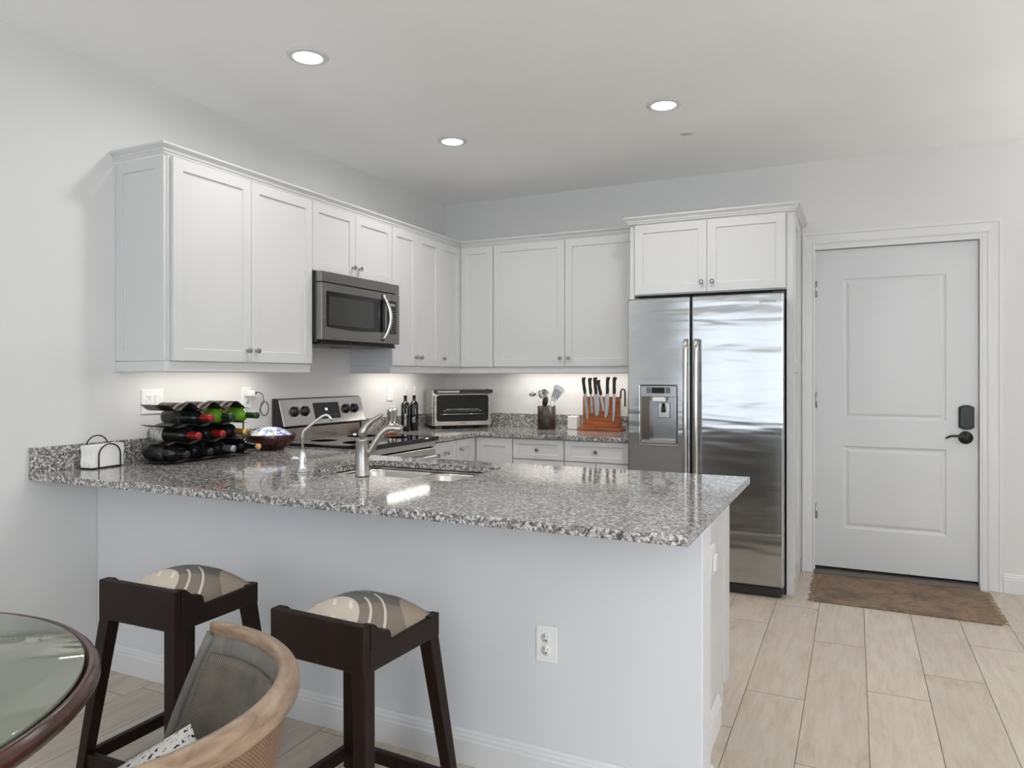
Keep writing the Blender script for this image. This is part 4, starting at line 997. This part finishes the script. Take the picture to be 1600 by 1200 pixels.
# front frame with rounded window
b = MB(Tt); xo, zo0, zo1 = tw/2-0.004, 0.022, 0.262; N = 6
def rr2(hx_, z0, z1, r_, y):
    pts = []
    for cx_, cz_, a0 in ((hx_-r_, z1-r_, 0), (-hx_+r_, z1-r_, 90), (-hx_+r_, z0+r_, 180), (hx_-r_, z0+r_, 270)):
        for k_ in range(N+1):
            a = R(a0+90*k_/N); pts.append(b.v((cx_+r_*math.cos(a), y, cz_+r_*math.sin(a))))
    return pts
L_ = [rr2(xo, zo0, zo1, 0.008, 0.0195), rr2(xo, zo0, zo1, 0.008, 0.004), rr2(xo-0.006, zo0+0.005, zo1-0.004, 0.010, -0.002), rr2(xo-0.022, zo0+0.032, zo1-0.010, 0.020, -0.002), rr2(xo-0.026, zo0+0.035, zo1-0.013, 0.018, 0.006)]
for A, B in zip(L_, L_[1:]):
    for k_ in range(len(A)): b.f([A[k_], A[(k_+1) % len(A)], B[(k_+1) % len(A)], B[k_]])
df = b.build('oven_door', MTO, to)
b = MB(Tt); b.box(-xo+0.020, xo-0.020, 0.008, 0.012, zo0+0.03, zo1-0.010); b.build('oven_window', M_OVENINT, df)
b = MB(Tt)
b.tube([(-0.150, 0.004, 0.132), (-0.135, 0.004, 0.132), (-0.12, 0.004, 0.145), (0.12, 0.004, 0.145), (0.135, 0.004, 0.132), (0.150, 0.004, 0.132)], 0.002, 6)
b.tube([(-0.17, 0.005, 0.108), (0.17, 0.005, 0.108)], 0.0022, 6)
for i in range(24): b.tube([(-0.115+i*0.010, 0.0045, 0.128), (-0.115+i*0.010, 0.0045, 0.138)], 0.0010, 5)
b.build('wire_rack', M_HANDLE, to)
b = MB(Tt); b.box(-tw/2+0.006, tw/2+0.004, -0.022, 0.019, 0.266, 0.292, 0.006, 2); b.build('top_bar', M_BLACK, to)
MB(Tt).box(-tw/2+0.030, -0.03, -0.026, -0.0225, 0.270, 0.284, 0.002).build('door_handle', M_HANDLE, to)
MB(Tt).box(tw/2-0.050, tw/2-0.025, -0.010, 0.008, 0.2925, 0.298, 0.002).build('release_button', M_CHROME, to)
for x, y in ((-0.18, 0.04), (0.18, 0.04), (-0.18, 0.25), (0.18, 0.25)): MB(Tt).box(x-0.025, x+0.025, y-0.018, y+0.018, 0.0, 0.020, 0.002).build('foot', M_BLACK, to)
text_mesh('OSTER', 0.014, Tt @ Matrix.Translation((0.0, -0.0024, 0.038)) @ TXT, 'lettering', M_DARKTXT, df, 0.0003)

# utensil crock
cx_, cy_ = 0.965, -0.150
b = MB(frame((cx_, cy_, ZK))); b.lathe([(0, 0), (0.066, 0), (0.068, 0.003), (0.068, 0.170), (0.063, 0.170), (0.063, 0.010), (0, 0.008)], n=40)
tag(b.build('utensil_crock', M_CROCK), 'dark brown round utensil crock on the back counter', 'crock')
Fc = frame((cx_, cy_, ZK))
def uten(name, label, bm_fn, m=M_CHROME):
    t = thing(name, label, 'utensil', (cx_, cy_, ZK+0.01), 0, 'utensils in the crock'); bm_fn(t); return t
def handle(b, p0, p1, r=0.004): b.tube([p0, p1], r, 8)
def ladle(t):
    MB(Fc).tube([(-0.02, 0.0, 0.02), (-0.055, 0, 0.19), (-0.072, 0, 0.245), (-0.085, 0, 0.262)], 0.0035, 8).build('handle', M_CHROME, t)
    b = MB(Fc @ Matrix.Translation((-0.112, 0, 0.268)) @ Matrix.Rotation(R(-25), 4, 'Y')); b.lathe([(0, -0.030), (0.018, -0.027), (0.030, -0.016), (0.036, 0), (0.034, 0.0), (0.028, -0.014), (0, -0.027)], n=24); b.build('ladle_cup', M_CHROME, t)
uten('ladle', 'steel ladle leaning out of the left of the crock', ladle)
def skimmer(t):
    MB(Fc).tube([(-0.005, 0.03, 0.02), (-0.03, 0.045, 0.20), (-0.042, 0.05, 0.235)], 0.0035, 8).build('handle', M_CHROME, t)
    b = MB(Fc @ Matrix.Translation((-0.045, 0.052, 0.262)) @ Matrix.Rotation(R(78), 4, 'X') @ Matrix.Rotation(R(15), 4, 'Z'))
    b.lathe([(0, -0.004), (0.03, -0.003), (0.044, 0.002), (0.044, 0.004), (0.03, 0), (0, -0.001)], n=28)
    for i in range(-3, 4):
        for j in range(-3, 4):
            if i*i+j*j < 12: b.box(i*0.010-0.002, i*0.010+0.002, j*0.010-0.002, j*0.010+0.002, 0.0005, 0.0022, mi=1)
    b.build('skimmer_head', [M_CHROME, M_SLOT], t)
uten('skimmer', 'round slotted steel skimmer behind the ladle', skimmer)
def spatula(t):
    MB(Fc).tube([(0.01, -0.01, 0.02), (0.006, -0.03, 0.15), (0.004, -0.034, 0.185)], 0.0045, 8).build('handle', M_BLACK, t)
    b = MB(Fc @ Matrix.Translation((0.004, -0.036, 0.205)) @ Matrix.Rotation(R(12), 4, 'Y') @ Matrix.Rotation(R(90), 4, 'X'))
    b.lathe([(0, -0.007), (0.017, -0.005), (0.023, 0), (0.017, 0.006), (0, 0.008)], n=24, M=Matrix.Diagonal((1, 1.75, 1, 1))); b.build('spoon_head', M_BLACK, t)
uten('serving_spoon', 'black serving spoon in the middle of the crock', spatula)
def turner(t):
    MB(Fc).tube([(0.0, 0.0, 0.02), (0.035, -0.01, 0.155), (0.055, -0.01, 0.20)], 0.0035, 8).build('handle', M_CHROME, t)
    Mt = Fc @ Matrix.Translation((0.085, -0.012, 0.262)) @ Matrix.Rotation(R(8), 4, 'Z') @ Matrix.Rotation(R(28), 4, 'Y')
    b = MB(Mt); b.prism([(-0.018, -0.062), (0.018, -0.062), (0.045, 0.045), (0.032, 0.060), (0, 0.066), (-0.032, 0.060), (-0.045, 0.045)], 'y', -0.001, 0.001)
    for i in (-1.5, -0.5, 0.5, 1.5): b.box(i*0.014-0.0025, i*0.014+0.0025, -0.0016, -0.001, -0.035, 0.030, mi=1)
    b.build('turner_blade', [M_CHROME, M_SLOT], t)
uten('slotted_turner', 'wide slotted steel turner leaning right in the crock', turner)
def whisk(t):
    MB(Fc).tube([(0.03, 0.02, 0.02), (0.04, 0.02, 0.17)], 0.0045, 8).build('handle', M_CHROME, t)
    b = MB(Fc @ Matrix.Translation((0.041, 0.02, 0.17)) @ Matrix.Rotation(R(8), 4, 'Y'))
    for k_ in range(5):
        a = PI*k_/5; pts = [(0.022*math.sin(PI*s_/10)*math.cos(a)*(1 if True else 0), 0.022*math.sin(PI*s_/10)*math.sin(a), 0.0) for s_ in range(11)]
        loop = [(0.020*math.sin(2*PI*s_/16)*math.cos(a), 0.020*math.sin(2*PI*s_/16)*math.sin(a), 0.030*(1-math.cos(2*PI*s_/16))) for s_ in range(17)]
        b.tube(loop, 0.0008, 5, cap=False)
    b.build('whisk_wires', M_CHROME, t)
uten('whisk', 'small wire whisk at the right of the crock', whisk)

# white textured jar
b = MB(frame((1.155, -0.085, ZK))); b.box(-0.038, 0.038, -0.03, 0.03, 0, 0.098, 0.006, 2)
tag(b.build('salt_cellar', M_JAR), 'small white textured box between crock and knife block', 'box')

# magnetic knife block
kx0, kx1, ky = 1.250, 1.528, -0.150
kb = thing('knife_block', 'reddish acacia magnetic knife block', 'knife block', ((kx0+kx1)/2, ky+0.03, ZK))
MB().box(kx0, kx1, ky, ky+0.035, ZK+0.022, ZK+0.245, 0.002).build('upright_board', M_ACACIA, kb)
MB().box(kx0-0.022, kx1+0.012, ky-0.035, ky+0.075, ZK, ZK+0.0215, 0.003, 2).build('base_board', M_ACACIA, kb)
def knife(x, ztip, zbol, ztop, wb, lean, label, side=-1, curved=0.0, thick=0.009):
    """hangs tip down on the board face"""
    yf = ky-0.0035 if side < 0 else ky+0.0385
    t = thing('kitchen_knife', label, 'knife', (x, yf, ztip), 0, 'knives on the block')
    Mk = Matrix.Translation((x, yf, zbol)) @ Matrix.Rotation(lean, 4, 'Y')
    L1 = zbol-ztip; L2 = ztop-zbol
    b = MB(Mk)
    pts = [(-wb/2, 0.0), (wb/2, 0.0), (wb/2, -L1*0.45), (wb*0.38, -L1*0.72), (wb*0.12, -L1*0.92), (-wb*0.28, -L1), (-wb/2, -L1*0.88)]
    b.prism(pts, 'y', -0.0009, 0.0009); b.build('blade', M_BLADE, t)
    b = MB(Mk); hw = 0.0128
    pts = [(-hw*0.8, 0.0), (hw*0.8, 0.0), (hw, L2*0.2), (hw*0.8, L2*0.5), (hw*0.95, L2*0.8), (hw*1.5, L2*0.93), (hw*1.35, L2), (-hw*0.7, L2), (-hw*1.0, L2*0.85), (-hw*0.9, L2*0.3)]
    b.prism(pts, 'y', -thick*0.5, thick*0.5); b.build('handle', M_BLACK, t, bevel=0.002)
knife(1.268, 0.955, 1.150, 1.268, 0.026, R(-7), 'santoku-like knife at the left end of the block')
knife(1.312, 1.000, 1.148, 1.264, 0.018, R(-5), 'slim utility knife second from the left on the block')
knife(1.352, 0.985, 1.146, 1.268, 0.040, R(-5), 'broad chef knife third from the left on the block', thick=0.010)
knife(1.388, 1.02, 1.140, 1.250, 0.020, R(-12), 'knife leaning left beside the broad chef knife')
knife(1.436, 0.975, 1.150, 1.270, 0.030, R(2), 'knife with blade tip in the centre of the block')
knife(1.487, 0.945, 1.150, 1.270, 0.020, R(1), 'long narrow slicing knife at the right of the block')
sh = thing('kitchen_shears', 'black-handled kitchen shears hanging at the right end of the block', 'shears', (1.54, ky, 1.05))
MB().tube([(1.5315, ky+0.01, 1.12), (1.5315, ky+0.01, 1.165), (1.540, ky+0.01, 1.183), (1.556, ky+0.01, 1.183), (1.563, ky+0.01, 1.165), (1.563, ky+0.01, 1.10), (1.563, ky+0.01, 1.06)], 0.006, 10).build('handle', M_BLACK, sh)
MB().box(1.5290, 1.5330, ky+0.004, ky+0.024, 0.985, 1.118, 0.0005).build('blade', M_BLADE, sh)

# ================================================================ under-cabinet light strips
def strip(x, y, w, l_, power, rz, lb):
    o = MB(frame((x, y, 0), rz)).box(-l_/2, l_/2, -w/2, w/2, ZB-0.012, ZB-0.0005).build('under_cabinet_light', M_TRIM)
    tag(o, lb, 'light bar', 'under-cabinet light bars')
    area('under_cabinet_glow', (x, y, ZB-0.0135), (0, 0, rz), l_-0.02, w-0.01, power, (1.0, 0.94, 0.86))
strip(0.16, -2.45, 0.04, 0.75, P_UC*1.15, RL, 'slim white light bar under the cabinet above the wine rack')
strip(0.16, -0.80, 0.04, 0.62, P_UC*1.25, RL, 'slim white light bar under the cabinets above the oil bottles')
strip(1.12, -0.16, 0.04, 0.95, P_UC*1.9, 0, 'slim white light bar under the back wall cabinet above the crock')

# ================================================================ BAR STOOLS
def stool(x, y, rz, label):
    t = thing('bar_stool', label, 'bar stool', (x, y, 0), rz, 'bar stools at the peninsula'); F_ = frame((x, y, 0), rz)
    hw, yf, yb = 0.168, -0.162, 0.178; zb = 0.505; sp = 0.055; sz = 0.044
    # legs: tapered, splayed posts
    def leg(sx, yc, sy, ztop):
        b = MB(F_)
        def ring(z, s_, dx, dy):
            cx_ = sx*(hw-sz/2)+dx; c2 = yc+dy
            return [b.v((cx_+a*s_/2, c2+c*s_/2, z)) for a, c in ((-1, -1), (1, -1), (1, 1), (-1, 1))]
        A = ring(0.0, 0.034, sx*sp, sy*sp); B = ring(zb, sz, 0, 0); C_ = ring(ztop, sz, 0, 0)
        for P, Q in ((A, B), (B, C_)):
            for k_ in range(4): b.f([P[k_], P[(k_+1) % 4], Q[(k_+1) % 4], Q[k_]])
        b.f(A[::-1]); b.f(C_); b.build('leg', M_STOOL, t, bevel=0.003)
    for sx in (-1, 1):
        leg(sx, yf+sz/2, -1, 0.565); leg(sx, yb-sz/2, 1, 0.570)
    # frame: raised front board with ears, low rails
    b = MB(F_)
    ear = [(-0.5, 0)]
    b.box(-hw+0.0, hw-0.0, yf-0.001, yf+0.026, zb, 0.630, 0.003)
    for sx in (-1, 1):
        x0, x1 = (sx*hw, sx*(hw-0.024))
        pts = [(yf+0.0255, zb), (yb, zb), (yb, 0.572), (yb-0.05, 0.566), (yf+0.115, 0.560), (yf+0.108, 0.588), (yf+0.098, 0.597), (yf+0.075, 0.598), (yf+0.055, 0.615), (yf+0.040, 0.628), (yf+0.0255, 0.630)]
        b.prism(pts, 'x', min(x0, x1)-0.0005, max(x0, x1)+0.0005)
    b.box(-hw, hw, yb-0.024, yb+0.0005, zb, 0.570, 0.002)
    b.build('seat_frame', M_STOOL, t)
    # stretchers
    def lerp(z): return sp*(1-z/zb)
    z0, z1 = 0.045, 0.088; e = lerp(0.066); X_ = hw-sz/2+e
    for yy in (yf+sz/2-e, yb-sz/2+e): MB(F_).box(-X_+0.012, X_-0.012, yy-0.011, yy+0.011, z0+0.002, z1, 0.002).build('stretcher', M_STOOL, t)
    for sx in (-1, 1): MB(F_).box(sx*X_-0.011, sx*X_+0.011, yf+sz/2-e+0.012, yb-sz/2+e-0.012, z0, z1-0.002, 0.002).build('stretcher', M_STOOL, t)
    # cushion: domed pad
    b = MB(F_); NX, NY = 24, 20; g = {}
    cx0, cx1, cy0, cy1 = -hw+0.016, hw-0.016, yf+0.036, yb-0.008
    for i in range(NX+1):
        for j in range(NY+1):
            u, w_ = 2*i/NX-1, 2*j/NY-1
            s_ = (1-abs(u)**2.4)**0.6*(1-abs(w_)**2.4)**0.6 if abs(u) < 1 and abs(w_) < 1 else 0
            xx, yy = (cx0+cx1)/2+u*(cx1-cx0)/2, (cy0+cy1)/2+w_*(cy1-cy0)/2
            g[i, j] = b.v((xx, yy, 0.566+0.074*s_))
    for i in range(NX):
        for j in range(NY): b.f([g[i, j], g[i+1, j], g[i+1, j+1], g[i, j+1]], True)
    lo = {}
    edge = [(i, 0) for i in range(NX)]+[(NX, j) for j in range(NY)]+[(i, NY) for i in range(NX, 0, -1)]+[(0, j) for j in range(NY, 0, -1)]
    for k_ in edge: p = g[k_].co; lo[k_] = b.bm.verts.new((p.x, p.y, p.z-0.03))
    for a, c in zip(edge, edge[1:]+edge[:1]): b.f([g[a], g[c], lo[c], lo[a]])
    b.f([lo[k_] for k_ in edge])
    b.build('seat_cushion', M_STOOLFAB, t)
stool(1.020, -3.416, R(1.0), 'dark wood bar stool with patterned cushion, the left one of two')
stool(1.733, -3.407, R(-2.9), 'dark wood bar stool with patterned cushion, the right one of two')

# ================================================================ DINING TABLE
tx, ty = 1.430, -4.641
dt = thing('dining_table', 'round dining table with glass top and reddish wood rim', 'table', (tx, ty, 0)); Fd = frame((tx, ty, 0))
MB(Fd).lathe([(0, 0.706), (0.47, 0.706), (0.520, 0.708), (0.542, 0.714), (0.5495, 0.723), (0.5495, 0.733), (0.545, 0.741), (0.540, 0.7445), (0.5375, 0.7485), (0.533, 0.7490), (0.529, 0.7455), (0.526, 0.7405), (0, 0.7405)], n=128).build('table_top', M_TABLE, dt)
MB(Fd).lathe([(0, 0.7410), (0.521, 0.7410), (0.523, 0.743), (0.523, 0.7505), (0.521, 0.7520), (0, 0.7520)], n=128).build('glass_top', M_TABLEGLASS, dt)
MB(Fd).lathe([(0, 0), (0.26, 0), (0.27, 0.012), (0.25, 0.03), (0.12, 0.06), (0.07, 0.12), (0.055, 0.25), (0.07, 0.40), (0.06, 0.55), (0.09, 0.66), (0.22, 0.7055), (0, 0.7055)], n=48).build('pedestal', M_TABLE, dt)

# ================================================================ BARREL CHAIR
qx, qy = 1.868, -4.329
chh = thing('barrel_chair', 'barrel-back dining chair with woven cane panel and pale wood rail', 'chair', (qx, qy, 0)); Fq = frame((qx, qy, 0))
A0, A1 = 98, -32
def shell_pt(t_, h_, dr=0.0):
    """t_ 0..1 from far post to near post, h_ 0 (seat) .. 1 (rail)"""
    top = A0+(A1-A0)*t_; bot = (A0+18)+((A1-18)-(A0+18))*t_
    q = h_**1.3; a = R(bot+(top-bot)*q); r_ = 0.250+(0.328-0.250)*h_**0.8+dr
    z = 0.405+(0.742-0.405)*h_
    return (r_*math.cos(a), r_*math.sin(a), z)
NT, NH = 40, 14
def shell(name, dr, m, t0, t1, h0, h1, parent, th):
    b = MB(Fq); g = {}
    for s_, d2 in ((0, dr), (1, dr+th)):
        for i in range(NT+1):
            for j in range(NH+1): g[s_, i, j] = b.v(shell_pt(t0+(t1-t0)*i/NT, h0+(h1-h0)*j/NH, d2))
    for s_ in (0, 1):
        for i in range(NT):
            for j in range(NH): b.f([g[s_, i, j], g[s_, i+1, j], g[s_, i+1, j+1], g[s_, i, j+1]], True)
    for i in range(NT):
        for j in (0, NH): b.f([g[0, i, j], g[0, i+1, j], g[1, i+1, j], g[1, i, j]])
    for j in range(NH):
        for i in (0, NT): b.f([g[0, i, j], g[0, i, j+1], g[1, i, j+1], g[1, i, j]])
    return b.build(name, m, parent)
shell('back_frame', 0.0, M_GREYWOOD, 0.0, 1.0, 0.0, 1.0, chh, 0.018)
shell('inner_cane_panel', -0.006, M_CANE_IN, 0.03, 0.97, 0.03, 0.90, chh, 0.0045)
shell('outer_cane_panel', 0.0182, M_CANE_OUT, 0.0, 1.0, 0.0, 0.97, chh, 0.003)
b = MB(Fq); pth = [Vector(shell_pt(k_/40, 1.0, 0.012)) for k_ in range(41)]
rs = []
for i, p in enumerate(pth):
    a = math.atan2(p.y, p.x); ou = Vector((math.cos(a), math.sin(a), 0)); sec = []
    w2, h2 = 0.0185, 0.0185
    for k_ in range(16):
        th = 2*PI*k_/16; c_, s_ = math.cos(th), math.sin(th)
        sec.append(b.v(p+ou*(w2*math.copysign(abs(c_)**0.8, c_)+0.004)+Vector((0, 0, 1))*(h2*math.copysign(abs(s_)**0.7, s_)+0.004-0.008*c_)))
    rs.append(sec)
for A, B in zip(rs, rs[1:]):
    for k_ in range(16): b.f([A[k_], A[(k_+1) % 16], B[(k_+1) % 16], B[k_]], True)
b.f(rs[0][::-1]); b.f(rs[-1]); b.build('top_rail', M_RATTAN, chh)
for t_ in (0.0, 1.0):
    b = MB(Fq); b.tube([shell_pt(t_, h_/12, 0.006) for h_ in range(0, 13)], 0.012, 10); b.build('arm_post', M_GREYWOOD, chh)
MB(Fq).lathe([(0, 0.375), (0.245, 0.375), (0.262, 0.382), (0.266, 0.400), (0.262, 0.420), (0.245, 0.426), (0, 0.432)], n=48).build('seat', M_LINEN, chh)
for a in (55+180, 125+180+20, 10, 70):
    a = R(a); MB(Fq).tube([(0.21*math.cos(a), 0.21*math.sin(a), 0.376), (0.25*math.cos(a), 0.25*math.sin(a), 0.0)], [0.020, 0.014], 12).build('leg', M_RATTAN, chh)
# pillow lying inside the chair
pw = 0.118
_n = Vector((math.cos(R(300))*math.cos(R(40)), math.sin(R(300))*math.cos(R(40)), math.sin(R(40))))
_r = Vector((-math.sin(R(300)), math.cos(R(300)), 0)); _u = _n.cross(_r)
Mp = Matrix.Translation((1.915, -4.225, 0.495)) @ Matrix((( _r.x, _u.x, _n.x, 0), (_r.y, _u.y, _n.y, 0), (_r.z, _u.z, _n.z, 0), (0, 0, 0, 1))) @ Matrix.Rotation(R(32), 4, 'Z')
pl = thing('throw_pillow', 'white knitted pillow with dark flecks lying in the barrel chair', 'pillow', (1.86, -4.27, 0.47))
for side, m_, nm in ((1, M_KNIT, 'knitted_front'), (-1, M_LINEN, 'beige_back')):
    b = MB(Mp); N = 18; g = {}
    for i in range(N+1):
        for j in range(N+1):
            u, w_ = 2*i/N-1, 2*j/N-1
            th = 0.050*((1-abs(u)**2.2)*(1-abs(w_)**2.2))**0.5
            pin = 1-0.06*(abs(u)**2)*(1-abs(w_)) ; pin2 = 1-0.06*(abs(w_)**2)*(1-abs(u))
            g[i, j] = b.v((u*pw*pin2, w_*pw*pin, side*th))
    for i in range(N):
        for j in range(N): b.f([g[i, j], g[i+1, j], g[i+1, j+1], g[i, j+1]], True)
    b.build(nm, m_, pl, recalc=False)

# ================================================================ RUG
rg2 = thing('door_mat', 'faded brown patterned rug with fringed ends in front of the door', 'rug', (3.27, -0.36, 0))
pts = [(2.835, -0.060), (2.822, -0.672), (3.715, -0.690), (3.715, -0.060)]
b = MB(); b.prism(pts, 'z', 0.0005, 0.009); b.build('rug_field', M_RUG, rg2, bevel=0.002)
b = MB(); rnd = random.Random(11)
for xe, sg in ((2.826, -1), (3.715, 1)):
    for i in range(46):
        y = -0.665+0.60*i/45; l_ = rnd.uniform(0.022, 0.040); dy = rnd.uniform(-0.012, 0.012)
        b.tube([(xe-sg*0.004, y, 0.005), (xe+sg*l_*0.5, y+dy*0.4, 0.004), (xe+sg*l_, y+dy, 0.0022)], 0.0020, 5)
o = b.build('fringe', M_FRINGE, rg2); o['kind'] = 'stuff'
